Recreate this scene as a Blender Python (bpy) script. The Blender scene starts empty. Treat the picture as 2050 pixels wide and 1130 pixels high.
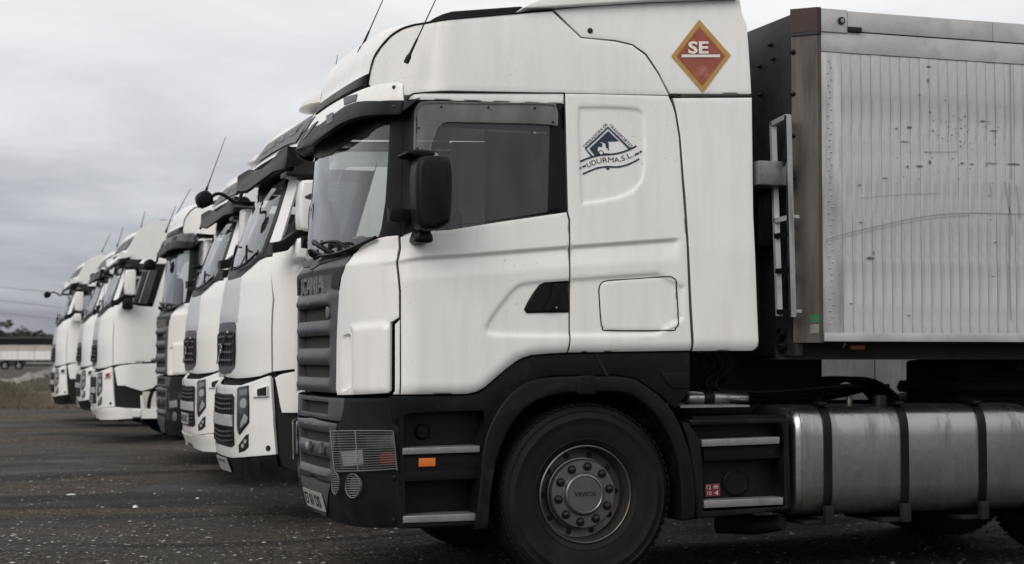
import bpy, bmesh, math, random
import numpy as np
from mathutils import Vector, geometry

rnd = random.Random(11)
SC = bpy.context.scene
COL = SC.collection

# ------------------------------------------------------------------ camera
CAM = np.array([-3.635, -9.358, 1.342])
FPX, CX, CY, HOR = 3400.0, 1025.0, 565.0, 718.0      # photo is 2050 x 1130
YAW = math.radians(18.7)
PITCH = math.atan((HOR - CY) / FPX)
cd = bpy.data.cameras.new('camera')
cam = bpy.data.objects.new('camera', cd)
COL.objects.link(cam)
cam.location = CAM
cam.rotation_euler = (math.pi / 2 + PITCH, 0, -YAW)
cd.sensor_width = 36.0
cd.lens = FPX / 2050 * 36
cd.clip_start, cd.clip_end = 0.1, 6000
cd.dof.use_dof = True
cd.dof.focus_distance = 10.2
cd.dof.aperture_fstop = 3.6
SC.camera = cam

# ------------------------------------------------------------------ world: overcast sky
SUN_EL, SUN_AZ = math.radians(33), math.radians(228)    # azimuth clockwise from +Y
W = bpy.data.worlds.new('World')
SC.world = W
W.use_nodes = True
nt = W.node_tree
nt.nodes.clear()
def WN(t, **k):
    n = nt.nodes.new(t)
    for a, b in k.items():
        setattr(n, a, b)
    return n
out = WN('ShaderNodeOutputWorld')
bgn = WN('ShaderNodeBackground')
sky = WN('ShaderNodeTexSky', sky_type='NISHITA')
sky.sun_disc = False
sky.sun_elevation, sky.sun_rotation = SUN_EL, SUN_AZ
sky.air_density, sky.dust_density = 1.0, 3.0
tc = WN('ShaderNodeTexCoord')
sep = WN('ShaderNodeSeparateXYZ')
nt.links.new(tc.outputs['Generated'], sep.inputs[0])
# clouds: a layer looked at from below, so they stretch flat towards the horizon
zz = WN('ShaderNodeMath', operation='MAXIMUM'); zz.inputs[1].default_value = 0.0
nt.links.new(sep.outputs['Z'], zz.inputs[0])
za = WN('ShaderNodeMath', operation='ADD'); za.inputs[1].default_value = 0.10
nt.links.new(zz.outputs[0], za.inputs[0])
dx = WN('ShaderNodeMath', operation='DIVIDE'); dy = WN('ShaderNodeMath', operation='DIVIDE')
nt.links.new(sep.outputs['X'], dx.inputs[0]); nt.links.new(za.outputs[0], dx.inputs[1])
nt.links.new(sep.outputs['Y'], dy.inputs[0]); nt.links.new(za.outputs[0], dy.inputs[1])
cmb = WN('ShaderNodeCombineXYZ')
nt.links.new(dx.outputs[0], cmb.inputs[0]); nt.links.new(dy.outputs[0], cmb.inputs[1])
noi = WN('ShaderNodeTexNoise')
noi.inputs['Scale'].default_value = 1.1; noi.inputs['Detail'].default_value = 8; noi.inputs['Roughness'].default_value = 0.58
noi.inputs['Distortion'].default_value = 0.4
nt.links.new(cmb.outputs[0], noi.inputs['Vector'])
# overcast luminance: darker and bluer at the horizon, paler higher up
ramp = WN('ShaderNodeValToRGB')
els = ramp.color_ramp.elements
els[0].position = 0.0; els[0].color = (0.29, 0.296, 0.338, 1)
els[1].position = 1.0; els[1].color = (0.92, 0.92, 0.91, 1)
for p, c in ((0.035, (0.365, 0.373, 0.422, 1)), (0.085, (0.535, 0.547, 0.59, 1)), (0.14, (0.73, 0.742, 0.765, 1)), (0.22, (0.86, 0.87, 0.88, 1)), (0.45, (0.93, 0.935, 0.93, 1))):
    e = els.new(p); e.color = c
nd = WN('ShaderNodeMath', operation='MULTIPLY_ADD'); nd.inputs[1].default_value = 0.13; nd.inputs[2].default_value = -0.07
nt.links.new(noi.outputs['Fac'], nd.inputs[0])
zs = WN('ShaderNodeMath', operation='ADD')
nt.links.new(zz.outputs[0], zs.inputs[0]); nt.links.new(nd.outputs[0], zs.inputs[1])
nt.links.new(zs.outputs[0], ramp.inputs['Fac'])
cl = WN('ShaderNodeMath', operation='MULTIPLY_ADD'); cl.inputs[1].default_value = 0.50; cl.inputs[2].default_value = 0.77
nt.links.new(noi.outputs['Fac'], cl.inputs[0])
mul = WN('ShaderNodeMixRGB', blend_type='MULTIPLY'); mul.inputs['Fac'].default_value = 1.0
nt.links.new(ramp.outputs['Color'], mul.inputs['Color1']); nt.links.new(cl.outputs[0], mul.inputs['Color2'])
sk = WN('ShaderNodeMixRGB', blend_type='MULTIPLY'); sk.inputs['Fac'].default_value = 1.0
sk.inputs['Color2'].default_value = (0.06, 0.06, 0.06, 1)      # the clear sky above the cloud, at strength 0.06
nt.links.new(sky.outputs['Color'], sk.inputs['Color1'])
mx = WN('ShaderNodeMixRGB'); mx.inputs['Fac'].default_value = 0.93
nt.links.new(sk.outputs['Color'], mx.inputs['Color1']); nt.links.new(mul.outputs['Color'], mx.inputs['Color2'])
nt.links.new(mx.outputs['Color'], bgn.inputs['Color'])
bgn.inputs['Strength'].default_value = 1.0
nt.links.new(bgn.outputs[0], out.inputs[0])

sd = bpy.data.lights.new('sun', 'SUN')
sd.energy, sd.angle, sd.color = 1.3, math.radians(40), (1.0, 0.955, 0.905)
sun = bpy.data.objects.new('sun', sd)
COL.objects.link(sun)
sdir = Vector((math.sin(SUN_AZ) * math.cos(SUN_EL), math.cos(SUN_AZ) * math.cos(SUN_EL), math.sin(SUN_EL)))
sun.rotation_euler = sdir.to_track_quat('Z', 'Y').to_euler()
sun.location = (-8, -20, 20)

vs = SC.view_settings
vs.view_transform = 'Standard'; vs.look = 'None'; vs.gamma = 1.0; vs.use_curve_mapping = False
vs.exposure = 0.08
SC.cycles.max_bounces = 8
SC.cycles.transparent_max_bounces = 16

# ------------------------------------------------------------------ pixel <-> world
fw = np.array([math.sin(YAW) * math.cos(PITCH), math.cos(YAW) * math.cos(PITCH), math.sin(PITCH)])
rt = np.array([math.cos(YAW), -math.sin(YAW), 0.0])
upv = np.cross(rt, fw)
def proj(P):
    d = np.asarray(P, float) - CAM
    z = d @ fw
    return np.stack([CX + FPX * (d @ rt) / z, CY - FPX * (d @ upv) / z], -1)
def ray(px, py):
    return fw + rt * ((px - CX) / FPX) - upv * ((py - CY) / FPX)
def on_y(px, py, Y):
    d = ray(px, py); return CAM + d * ((Y - CAM[1]) / d[1])
def on_z(px, py, Z=0.0):
    d = ray(px, py); return CAM + d * ((Z - CAM[2]) / d[2])
def at_depth(px, depth):                       # ground point below a pixel column at a distance along the axis
    P = CAM + (fw * math.cos(PITCH) + 0) * 0
    h = np.array([math.sin(YAW), math.cos(YAW), 0.0])
    P = CAM + h * depth + rt * ((px - CX) / FPX * depth)
    return np.array([P[0], P[1], 0.0])

# ------------------------------------------------------------------ materials
def mat(name, col, rough=0.5, metal=0.0, spec=0.5, coat=0.0, var=0.0, dirt=None, dirt_amt=0.0, scale=6.0, bump=0.0, bscale=60.0, streak=False, dlo=0.5, dhi=0.75, emit=None, speck=0.0):
    m = bpy.data.materials.new(name)
    m.use_nodes = True
    n = m.node_tree.nodes; l = m.node_tree.links
    b = n['Principled BSDF']
    b.inputs['Base Color'].default_value = (*col, 1)
    b.inputs['Roughness'].default_value = rough
    b.inputs['Metallic'].default_value = metal
    b.inputs['Specular IOR Level'].default_value = spec
    b.inputs['Coat Weight'].default_value = coat
    b.inputs['Coat Roughness'].default_value = 0.15
    if emit:
        b.inputs['Emission Color'].default_value = (*emit[0], 1); b.inputs['Emission Strength'].default_value = emit[1]
    if var or dirt or bump:
        t = n.new('ShaderNodeTexCoord')
        src = t.outputs['Object']
    last = None
    if var:
        a = n.new('ShaderNodeTexNoise'); a.inputs['Scale'].default_value = scale; a.inputs['Detail'].default_value = 6
        l.new(src, a.inputs['Vector'])
        r = n.new('ShaderNodeMapRange'); r.inputs[1].default_value = 0.3; r.inputs[2].default_value = 0.7
        r.inputs[3].default_value = 1 - var; r.inputs[4].default_value = 1 + var
        l.new(a.outputs['Fac'], r.inputs[0])
        x = n.new('ShaderNodeMixRGB'); x.blend_type = 'MULTIPLY'; x.inputs[0].default_value = 1; x.inputs[1].default_value = (*col, 1)
        l.new(r.outputs[0], x.inputs[2]); last = x.outputs[0]
    if dirt:
        mp = n.new('ShaderNodeMapping')
        l.new(src, mp.inputs[0])
        mp.inputs['Scale'].default_value = (7, 7, 0.9) if streak else (1, 1, 1)
        d = n.new('ShaderNodeTexNoise'); d.inputs['Scale'].default_value = 1.6 if streak else scale * 0.5; d.inputs['Detail'].default_value = 9; d.inputs['Roughness'].default_value = 0.65
        l.new(mp.outputs[0], d.inputs['Vector'])
        r2 = n.new('ShaderNodeMapRange'); r2.inputs[1].default_value = dlo; r2.inputs[2].default_value = dhi
        r2.inputs[3].default_value = 0; r2.inputs[4].default_value = dirt_amt
        l.new(d.outputs['Fac'], r2.inputs[0])
        x2 = n.new('ShaderNodeMixRGB'); x2.inputs[2].default_value = (*dirt, 1)
        l.new(r2.outputs[0], x2.inputs[0])
        if last: l.new(last, x2.inputs[1])
        else: x2.inputs[1].default_value = (*col, 1)
        last = x2.outputs[0]
        rr = n.new('ShaderNodeMath'); rr.operation = 'MULTIPLY_ADD'; rr.inputs[1].default_value = 0.35; rr.inputs[2].default_value = rough
        l.new(r2.outputs[0], rr.inputs[0]); l.new(rr.outputs[0], b.inputs['Roughness'])
    if speck:
        sn = n.new('ShaderNodeTexNoise'); sn.inputs['Scale'].default_value = 55; sn.inputs['Detail'].default_value = 3
        l.new(src, sn.inputs['Vector'])
        sn2 = n.new('ShaderNodeTexNoise'); sn2.inputs['Scale'].default_value = 2.2; sn2.inputs['Detail'].default_value = 3
        l.new(src, sn2.inputs['Vector'])
        ad = n.new('ShaderNodeMath'); ad.operation = 'MULTIPLY_ADD'; ad.inputs[1].default_value = .35
        l.new(sn2.outputs['Fac'], ad.inputs[0]); l.new(sn.outputs['Fac'], ad.inputs[2])
        r3 = n.new('ShaderNodeMapRange'); r3.inputs[1].default_value = .89; r3.inputs[2].default_value = .97; r3.inputs[3].default_value = 0; r3.inputs[4].default_value = speck
        l.new(ad.outputs[0], r3.inputs[0])
        x3 = n.new('ShaderNodeMixRGB'); x3.inputs[2].default_value = (.20, .175, .15, 1); l.new(r3.outputs[0], x3.inputs[0]); l.new(last, x3.inputs[1]); last = x3.outputs[0]
    if last: l.new(last, b.inputs['Base Color'])
    if bump:
        bn = n.new('ShaderNodeTexNoise'); bn.inputs['Scale'].default_value = bscale; bn.inputs['Detail'].default_value = 4
        l.new(src, bn.inputs['Vector'])
        bp = n.new('ShaderNodeBump'); bp.inputs['Strength'].default_value = bump; bp.inputs['Distance'].default_value = 0.01
        l.new(bn.outputs['Fac'], bp.inputs['Height']); l.new(bp.outputs[0], b.inputs['Normal'])
    return m

def glass_mat(name, tint, dust_sheen=0.06, rough=0.02, ior=1.55):
    m = bpy.data.materials.new(name); m.use_nodes = True
    n = m.node_tree.nodes; l = m.node_tree.links; n.clear()
    o = n.new('ShaderNodeOutputMaterial')
    tr = n.new('ShaderNodeBsdfTransparent'); tr.inputs[0].default_value = (*tint, 1)
    gl = n.new('ShaderNodeBsdfGlossy'); gl.inputs['Roughness'].default_value = rough; gl.inputs[0].default_value = (0.95, 0.97, 1, 1)
    fr = n.new('ShaderNodeFresnel'); fr.inputs[0].default_value = ior
    ml = n.new('ShaderNodeMath'); ml.operation = 'MULTIPLY'; ml.inputs[1].default_value = 1.1; ml.use_clamp = True
    l.new(fr.outputs[0], ml.inputs[0])
    a = n.new('ShaderNodeMixShader'); l.new(ml.outputs[0], a.inputs[0]); l.new(tr.outputs[0], a.inputs[1]); l.new(gl.outputs[0], a.inputs[2])
    df = n.new('ShaderNodeBsdfDiffuse'); df.inputs[0].default_value = (0.45, 0.44, 0.40, 1)
    t = n.new('ShaderNodeTexCoord')
    mp = n.new('ShaderNodeMapping'); mp.inputs['Scale'].default_value = (5, 5, 1.2); l.new(t.outputs['Object'], mp.inputs[0])
    ns = n.new('ShaderNodeTexNoise'); ns.inputs['Scale'].default_value = 1.7; ns.inputs['Detail'].default_value = 8; l.new(mp.outputs[0], ns.inputs['Vector'])
    r = n.new('ShaderNodeMapRange'); r.inputs[1].default_value = 0.3; r.inputs[2].default_value = 0.75; r.inputs[3].default_value = dust_sheen * 0.4; r.inputs[4].default_value = dust_sheen * 1.8
    l.new(ns.outputs['Fac'], r.inputs[0])
    b = n.new('ShaderNodeMixShader'); l.new(r.outputs[0], b.inputs[0]); l.new(a.outputs[0], b.inputs[1]); l.new(df.outputs[0], b.inputs[2])
    l.new(b.outputs[0], o.inputs[0])
    return m

M = {}
M['white'] = mat('white_paint', (0.80, 0.79, 0.775), 0.38, coat=0.2, var=0.03, dirt=(0.45, 0.42, 0.37), dirt_amt=0.30, scale=1.6, streak=True, dlo=0.46, dhi=0.88, speck=0.5)
M['white2'] = mat('white_paint_wet', (0.80, 0.79, 0.775), 0.26, coat=0.6, var=0.03, dirt=(0.42, 0.40, 0.36), dirt_amt=0.26, scale=1.3, streak=True, dlo=0.50, dhi=0.90, speck=0.3)
M['silver'] = mat('silver_panel', (0.55, 0.55, 0.55), 0.32, metal=0.35, coat=0.3, var=0.06, dirt=(0.28, 0.28, 0.28), dirt_amt=0.5, scale=3.0, dlo=0.52, dhi=0.8)
M['grey'] = mat('grey_plastic', (0.060, 0.0625, 0.070), 0.45, spec=0.35, var=0.12, dirt=(0.11, 0.10, 0.09), dirt_amt=0.4, scale=8, bump=0.05, bscale=220)
M['dark'] = mat('dark_plastic', (0.0048, 0.0047, 0.0049), 0.5, spec=0.17, var=0.15, dirt=(0.034, 0.030, 0.025), dirt_amt=0.6, scale=7, bump=0.06, bscale=220, dlo=0.54, dhi=0.8)
M['black'] = mat('black_trim', (0.0045, 0.0044, 0.0046), 0.42, spec=0.18, var=0.1, dirt=(0.024, 0.021, 0.018), dirt_amt=0.45, scale=6, dlo=0.5, dhi=0.8)
M['rubber'] = mat('rubber_seal', (0.007, 0.007, 0.007), 0.7, spec=0.2)
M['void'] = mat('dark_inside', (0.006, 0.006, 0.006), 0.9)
M['mesh'] = mat('grille_mesh', (0.022, 0.019, 0.017), 0.75, bump=0.9, bscale=160)
M['tyre'] = mat('tyre_rubber', (0.006, 0.0058, 0.0057), 0.7, spec=0.22, var=0.2, dirt=(0.04, 0.035, 0.03), dirt_amt=0.45, scale=5, bump=0.12, bscale=90, dlo=0.54, dhi=0.80)
M['rim'] = mat('brown_steel', (0.105, 0.097, 0.089), 0.34, metal=0.7, var=0.2, dirt=(0.03, 0.024, 0.019), dirt_amt=0.8, scale=7, dlo=0.48, dhi=0.75)
M['seam'] = mat('seam_rubber', (0.055, 0.052, 0.048), 0.7, spec=0.2)
M['scuff'] = mat('scuff_grey', (0.13, 0.125, 0.12), 0.7)
M['hubsteel'] = mat('hub_steel', (0.165, 0.161, 0.156), 0.30, metal=0.75, var=0.15, dirt=(0.05, 0.04, 0.03), dirt_amt=0.6, scale=9)
M['nut'] = mat('dark_steel', (0.012, 0.012, 0.013), 0.42, metal=0.4)
M['alu'] = mat('brushed_aluminium', (0.34, 0.34, 0.34), 0.27, metal=0.97, var=0.10, dirt=(0.07, 0.06, 0.05), dirt_amt=0.85, scale=2, streak=True, dlo=0.47, dhi=0.78, bump=0.06, bscale=18)
M['aluplate'] = mat('dirty_aluminium_sheet', (0.53, 0.53, 0.54), 0.42, metal=0.3, var=0.20, dirt=(0.17, 0.165, 0.16), dirt_amt=0.85, scale=2.6, streak=True, dlo=0.46, dhi=0.80, bump=0.05, bscale=30)
M['alurail'] = mat('worn_aluminium_rail', (0.47, 0.47, 0.465), 0.45, metal=0.3, var=0.2, dirt=(0.16, 0.15, 0.14), dirt_amt=0.8, scale=7, dlo=0.47, dhi=0.75)
M['post'] = mat('stained_steel_post', (0.092, 0.086, 0.080), 0.36, metal=0.6, var=0.2, dirt=(0.045, 0.038, 0.033), dirt_amt=0.8, scale=2.0, streak=True, dlo=0.42, dhi=0.7)
M['darkwall'] = mat('dark_steel_wall', (0.075, 0.079, 0.090), 0.40, metal=0.5, var=0.3, dirt=(0.010, 0.0098, 0.0098), dirt_amt=0.95, scale=2.4, dlo=0.44, dhi=0.66)
M['maroon'] = mat('maroon_casting', (0.030, 0.011, 0.010), 0.6, var=0.25)
M['chassis'] = mat('chassis_steel', (0.008, 0.0078, 0.0075), 0.65, spec=0.25, var=0.2, dirt=(0.028, 0.023, 0.018), dirt_amt=0.5, scale=6)
M['brownbeam'] = mat('brown_chassis_beam', (0.030, 0.025, 0.021), 0.6, spec=0.3, var=0.2, dirt=(0.012, 0.010, 0.009), dirt_amt=0.7, scale=4)
M['tread'] = mat('aluminium_tread', (0.27, 0.265, 0.26), 0.42, metal=0.6, var=0.15, dirt=(0.1, 0.09, 0.08), dirt_amt=0.8, scale=14, bump=0.15, bscale=300)
M['chrome'] = mat('chrome', (0.62, 0.62, 0.63), 0.12, metal=1.0)
M['lampglass'] = glass_mat('lamp_lens', (0.86, 0.88, 0.88), dust_sheen=0.03)
M['glass'] = glass_mat('side_glass', (0.80, 0.84, 0.82), dust_sheen=0.04)
M['screen'] = glass_mat('windscreen_glass', (0.80, 0.85, 0.85), dust_sheen=0.03)
M['tint'] = glass_mat('smoked_acrylic', (0.62, 0.63, 0.65), dust_sheen=0.22)  # pale veil raised to imitate sky reflected in the tilted acrylic
M['interior'] = mat('interior_grey', (0.03, 0.029, 0.028), 0.8, var=0.2)
M['curtain'] = mat('curtain_cloth', (0.26, 0.255, 0.23), 0.9, var=0.2, scale=2.5)
M['orange'] = mat('orange_lens', (0.62, 0.16, 0.025), 0.3, coat=0.5)
M['dullorange'] = mat('dull_orange_lens', (0.30, 0.09, 0.02), 0.45)
M['redlens'] = mat('red_lens', (0.30, 0.04, 0.02), 0.35)
M['redsign'] = mat('faded_red_sign', (0.27, 0.062, 0.040), 0.5, var=0.12, dirt=(0.5, 0.3, 0.24), dirt_amt=0.5, scale=18, dlo=0.56, dhi=0.75)
M['gold'] = mat('mustard_border', (0.42, 0.255, 0.06), 0.5, var=0.08)
M['ink'] = mat('navy_print', (0.008, 0.024, 0.058), 0.5)
M['whiteprint'] = mat('white_print', (0.74, 0.70, 0.65), 0.55)
M['redlabel'] = mat('red_label', (0.17, 0.022, 0.022), 0.6, var=0.2, scale=20)
M['green'] = mat('green_label', (0.012, 0.12, 0.045), 0.6)
M['plate'] = mat('number_plate', (0.33, 0.32, 0.30), 0.5, var=0.1, dirt=(0.2, 0.18, 0.16), dirt_amt=0.6, scale=15)
M['letter'] = mat('dull_chrome_letter', (0.20, 0.20, 0.19), 0.4, metal=0.6, var=0.2, scale=20)
M['wire'] = mat('steel_wire', (0.18, 0.18, 0.176), 0.35, metal=0.8)
M['hazewhite'] = mat('cloudy_plastic', (0.62, 0.58, 0.53), 0.4, var=0.1, dirt=(0.3, 0.25, 0.2), dirt_amt=0.6, scale=5)
M['paper'] = mat('paper_white', (0.75, 0.78, 0.75), 0.8)
M['redcloth'] = mat('red_cloth', (0.16, 0.03, 0.035), 0.9, var=0.3, scale=20)

# ------------------------------------------------------------------ mesh helpers
def linkobj(o, parent=None):
    COL.objects.link(o)
    if parent is not None:
        o.parent = parent
    return o
def rootloc(p):
    L = np.zeros(3)
    while p is not None:
        L = L + np.array(p.location); p = p.parent
    return L
def mk(name, V, Fc, m, parent=None, smooth=True, angle=38, origin=None):
    V = np.asarray(V, float).reshape(-1, 3)
    L = rootloc(parent)
    oo = np.zeros(3) if origin is None else np.asarray(origin, float) - L
    V = V - L - oo
    me = bpy.data.meshes.new(name)
    me.from_pydata([tuple(v) for v in V], [], [tuple(int(i) for i in f) for f in Fc])
    me.materials.append(m)
    if smooth:
        me.shade_smooth(); me.set_sharp_from_angle(angle=math.radians(angle))
    o = bpy.data.objects.new(name, me)
    o.location = oo
    return linkobj(o, parent)
def empty(name, loc, label=None, cat=None, group=None):
    o = bpy.data.objects.new(name, None)
    o.location = loc
    o.empty_display_size = 0.2
    tag(o, label, cat, group)
    return linkobj(o)
def tag(o, label=None, cat=None, group=None, kind=None):
    for k, v in (('label', label), ('category', cat), ('group', group), ('kind', kind)):
        if v: o[k] = v
    return o
def copy_tree(o, parent=None):
    c = o.copy()
    COL.objects.link(c)
    c.parent = parent
    for ch in list(o.children):
        copy_tree(ch, c)
    return c
def recolour(o, m):
    for s in o.material_slots:
        s.link = 'OBJECT'; s.material = m

class Geo:
    def __init__(s): s.v = []; s.f = []
    def add(s, V, Fc):
        b = len(s.v); s.v += [tuple(map(float, q)) for q in V]; s.f += [tuple(int(i) + b for i in f) for f in Fc]
        return s
    def box(s, a, b, bev=0.0):
        (x0, y0, z0), (x1, y1, z1) = a, b
        x0, x1 = min(x0, x1), max(x0, x1); y0, y1 = min(y0, y1), max(y0, y1); z0, z1 = min(z0, z1), max(z0, z1)
        if bev <= 0:
            V = [(x, y, z) for x in (x0, x1) for y in (y0, y1) for z in (z0, z1)]
            return s.add(V, [(0, 1, 3, 2), (4, 6, 7, 5), (0, 4, 5, 1), (2, 3, 7, 6), (0, 2, 6, 4), (1, 5, 7, 3)])
        bm = bmesh.new(); bmesh.ops.create_cube(bm, size=1)
        bmesh.ops.scale(bm, vec=(x1 - x0, y1 - y0, z1 - z0), verts=bm.verts)
        bmesh.ops.bevel(bm, geom=bm.edges[:], offset=min(bev, .49 * min(x1 - x0, y1 - y0, z1 - z0)), segments=2, profile=.6, affect='EDGES')
        c = ((x0 + x1) / 2, (y0 + y1) / 2, (z0 + z1) / 2)
        bm.verts.ensure_lookup_table()
        V = [(v.co.x + c[0], v.co.y + c[1], v.co.z + c[2]) for v in bm.verts]
        Fc = [[v.index for v in f.verts] for f in bm.faces]
        bm.free()
        return s.add(V, Fc)
    def bar(s, A, B, w, h, upd=(0, 0, 1)):
        A = np.array(A, float); B = np.array(B, float); d = B - A; d /= np.linalg.norm(d)
        u = np.array(upd, float); u = u - d * (u @ d); u /= np.linalg.norm(u); q = np.cross(d, u)
        V = [P + q * sx * w / 2 + u * sz * h / 2 for P in (A, B) for sx, sz in ((-1, -1), (1, -1), (1, 1), (-1, 1))]
        return s.add(V, [(0, 1, 5, 4), (1, 2, 6, 5), (2, 3, 7, 6), (3, 0, 4, 7), (0, 3, 2, 1), (4, 5, 6, 7)])
    def tube(s, pts, r, n=8, cap=True):
        P = [np.array(p, float) for p in pts]
        rr = r if hasattr(r, '__len__') else [r] * len(P)
        V = []; Fc = []
        prev = None
        for i, p in enumerate(P):
            d = (P[min(i + 1, len(P) - 1)] - P[max(i - 1, 0)]); d /= (np.linalg.norm(d) + 1e-12)
            if prev is None:
                u = np.cross(d, (0, 0, 1.0));
                if np.linalg.norm(u) < 1e-3: u = np.cross(d, (1.0, 0, 0))
            else:
                u = prev - d * (prev @ d)
            u /= np.linalg.norm(u); prev = u; w = np.cross(d, u)
            for k in range(n):
                t = 2 * math.pi * k / n
                V.append(p + rr[i] * (u * math.cos(t) + w * math.sin(t)))
        for i in range(len(P) - 1):
            for k in range(n):
                Fc.append((i * n + k, i * n + (k + 1) % n, (i + 1) * n + (k + 1) % n, (i + 1) * n + k))
        if cap:
            Fc.append(tuple(range(n - 1, -1, -1))); Fc.append(tuple((len(P) - 1) * n + k for k in range(n)))
        return s.add(V, Fc)
    def lathe(s, prof, c, axis='y', n=48, a0=0.0, a1=2 * math.pi):
        # prof: (radius, along) ; along is added on the axis
        full = abs(a1 - a0 - 2 * math.pi) < 1e-6
        m = n if full else n + 1
        V = []; Fc = []
        for r, h in prof:
            for k in range(m):
                t = a0 + (a1 - a0) * k / n
                if axis == 'y': V.append((c[0] + r * math.cos(t), c[1] + h, c[2] + r * math.sin(t)))
                elif axis == 'x': V.append((c[0] + h, c[1] + r * math.cos(t), c[2] + r * math.sin(t)))
                else: V.append((c[0] + r * math.cos(t), c[1] + r * math.sin(t), c[2] + h))
        for i in range(len(prof) - 1):
            for k in range(n):
                Fc.append((i * m + k, i * m + (k + 1) % m, (i + 1) * m + (k + 1) % m, (i + 1) * m + k))
        return s.add(V, Fc)
    def prism(s, pts, d, n=None):
        # closed polygon of 3-D points swept by vector d
        P = [np.array(p, float) for p in pts]; d = np.array(d, float); k = len(P)
        V = P + [p + d for p in P]
        Fc = [tuple(range(k)), tuple(range(2 * k - 1, k - 1, -1))]
        Fc += [(i, k + i, k + (i + 1) % k, (i + 1) % k) for i in range(k)]
        return s.add(V, Fc)
    def ball(s, c, r, nu=12, nv=8):
        r = r if hasattr(r, '__len__') else (r, r, r)
        V = []; Fc = []
        for i in range(nv + 1):
            p = math.pi * i / nv
            for k in range(nu):
                t = 2 * math.pi * k / nu
                V.append((c[0] + r[0] * math.sin(p) * math.cos(t), c[1] + r[1] * math.sin(p) * math.sin(t), c[2] + r[2] * math.cos(p)))
        for i in range(nv):
            for k in range(nu):
                Fc.append((i * nu + k, (i + 1) * nu + k, (i + 1) * nu + (k + 1) % nu, i * nu + (k + 1) % nu))
        return s.add(V, Fc)
    def build(s, name, m, parent=None, smooth=True, angle=38, origin=None, fix=True):
        o = mk(name, s.v, s.f, m, parent, False, angle, origin)
        if fix:
            bm = bmesh.new(); bm.from_mesh(o.data); bmesh.ops.recalc_face_normals(bm, faces=bm.faces); bm.to_mesh(o.data); bm.free()
        if smooth:
            o.data.shade_smooth(); o.data.set_sharp_from_angle(angle=math.radians(angle))
        return o

def chaikin(P, it=2):
    P = np.asarray(P, float)
    for _ in range(it):
        Q = np.roll(P, -1, 0)
        P = np.stack([.75 * P + .25 * Q, .25 * P + .75 * Q], 1).reshape(-1, 2)
    return P
def catmull(P, k=6):
    P = [np.array(p, float) for p in P]; R = []
    P = [2 * P[0] - P[1]] + P + [2 * P[-1] - P[-2]]
    for i in range(1, len(P) - 2):
        a, b, c, d = P[i - 1:i + 3]
        for j in range(k):
            t = j / k
            R.append(.5 * (2 * b + (c - a) * t + (2 * a - 5 * b + 4 * c - d) * t * t + (3 * b - a - 3 * c + d) * t ** 3))
    R.append(P[-2])
    return np.array(R)
def inpoly(pts, poly):
    pts = np.asarray(pts, float); x, y = pts[:, 0], pts[:, 1]
    ins = np.zeros(len(pts), bool)
    n = len(poly)
    for i in range(n):
        x1, y1 = poly[i]; x2, y2 = poly[(i + 1) % n]
        if y1 == y2: continue
        c = ((y1 > y) != (y2 > y)) & (x < (x2 - x1) * (y - y1) / (y2 - y1) + x1)
        ins ^= c
    return ins
def segdist(pts, poly, closed=True):
    pts = np.asarray(pts, float); D = np.full(len(pts), 1e9); n = len(poly)
    for i in range(n if closed else n - 1):
        a = np.asarray(poly[i]); b = np.asarray(poly[(i + 1) % n]); ab = b - a
        t = np.clip(((pts - a) @ ab) / (ab @ ab + 1e-15), 0, 1)
        D = np.minimum(D, np.linalg.norm(pts - (a + t[:, None] * ab), axis=1))
    return D
def resample(poly, g):
    R = []
    n = len(poly)
    for i in range(n):
        a = np.asarray(poly[i]); b = np.asarray(poly[(i + 1) % n]); k = max(1, int(math.ceil(np.linalg.norm(b - a) / g)))
        for j in range(k): R.append(a + (b - a) * j / k)
    R = np.array(R)
    keep = [0]
    for i in range(1, len(R)):
        if np.linalg.norm(R[i] - R[keep[-1]]) > 1e-4: keep.append(i)
    if np.linalg.norm(R[keep[-1]] - R[0]) < 1e-4: keep.pop()
    return R[keep]
def sstep(x):
    x = np.clip(x, 0, 1); return x * x * (3 - 2 * x)

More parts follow.
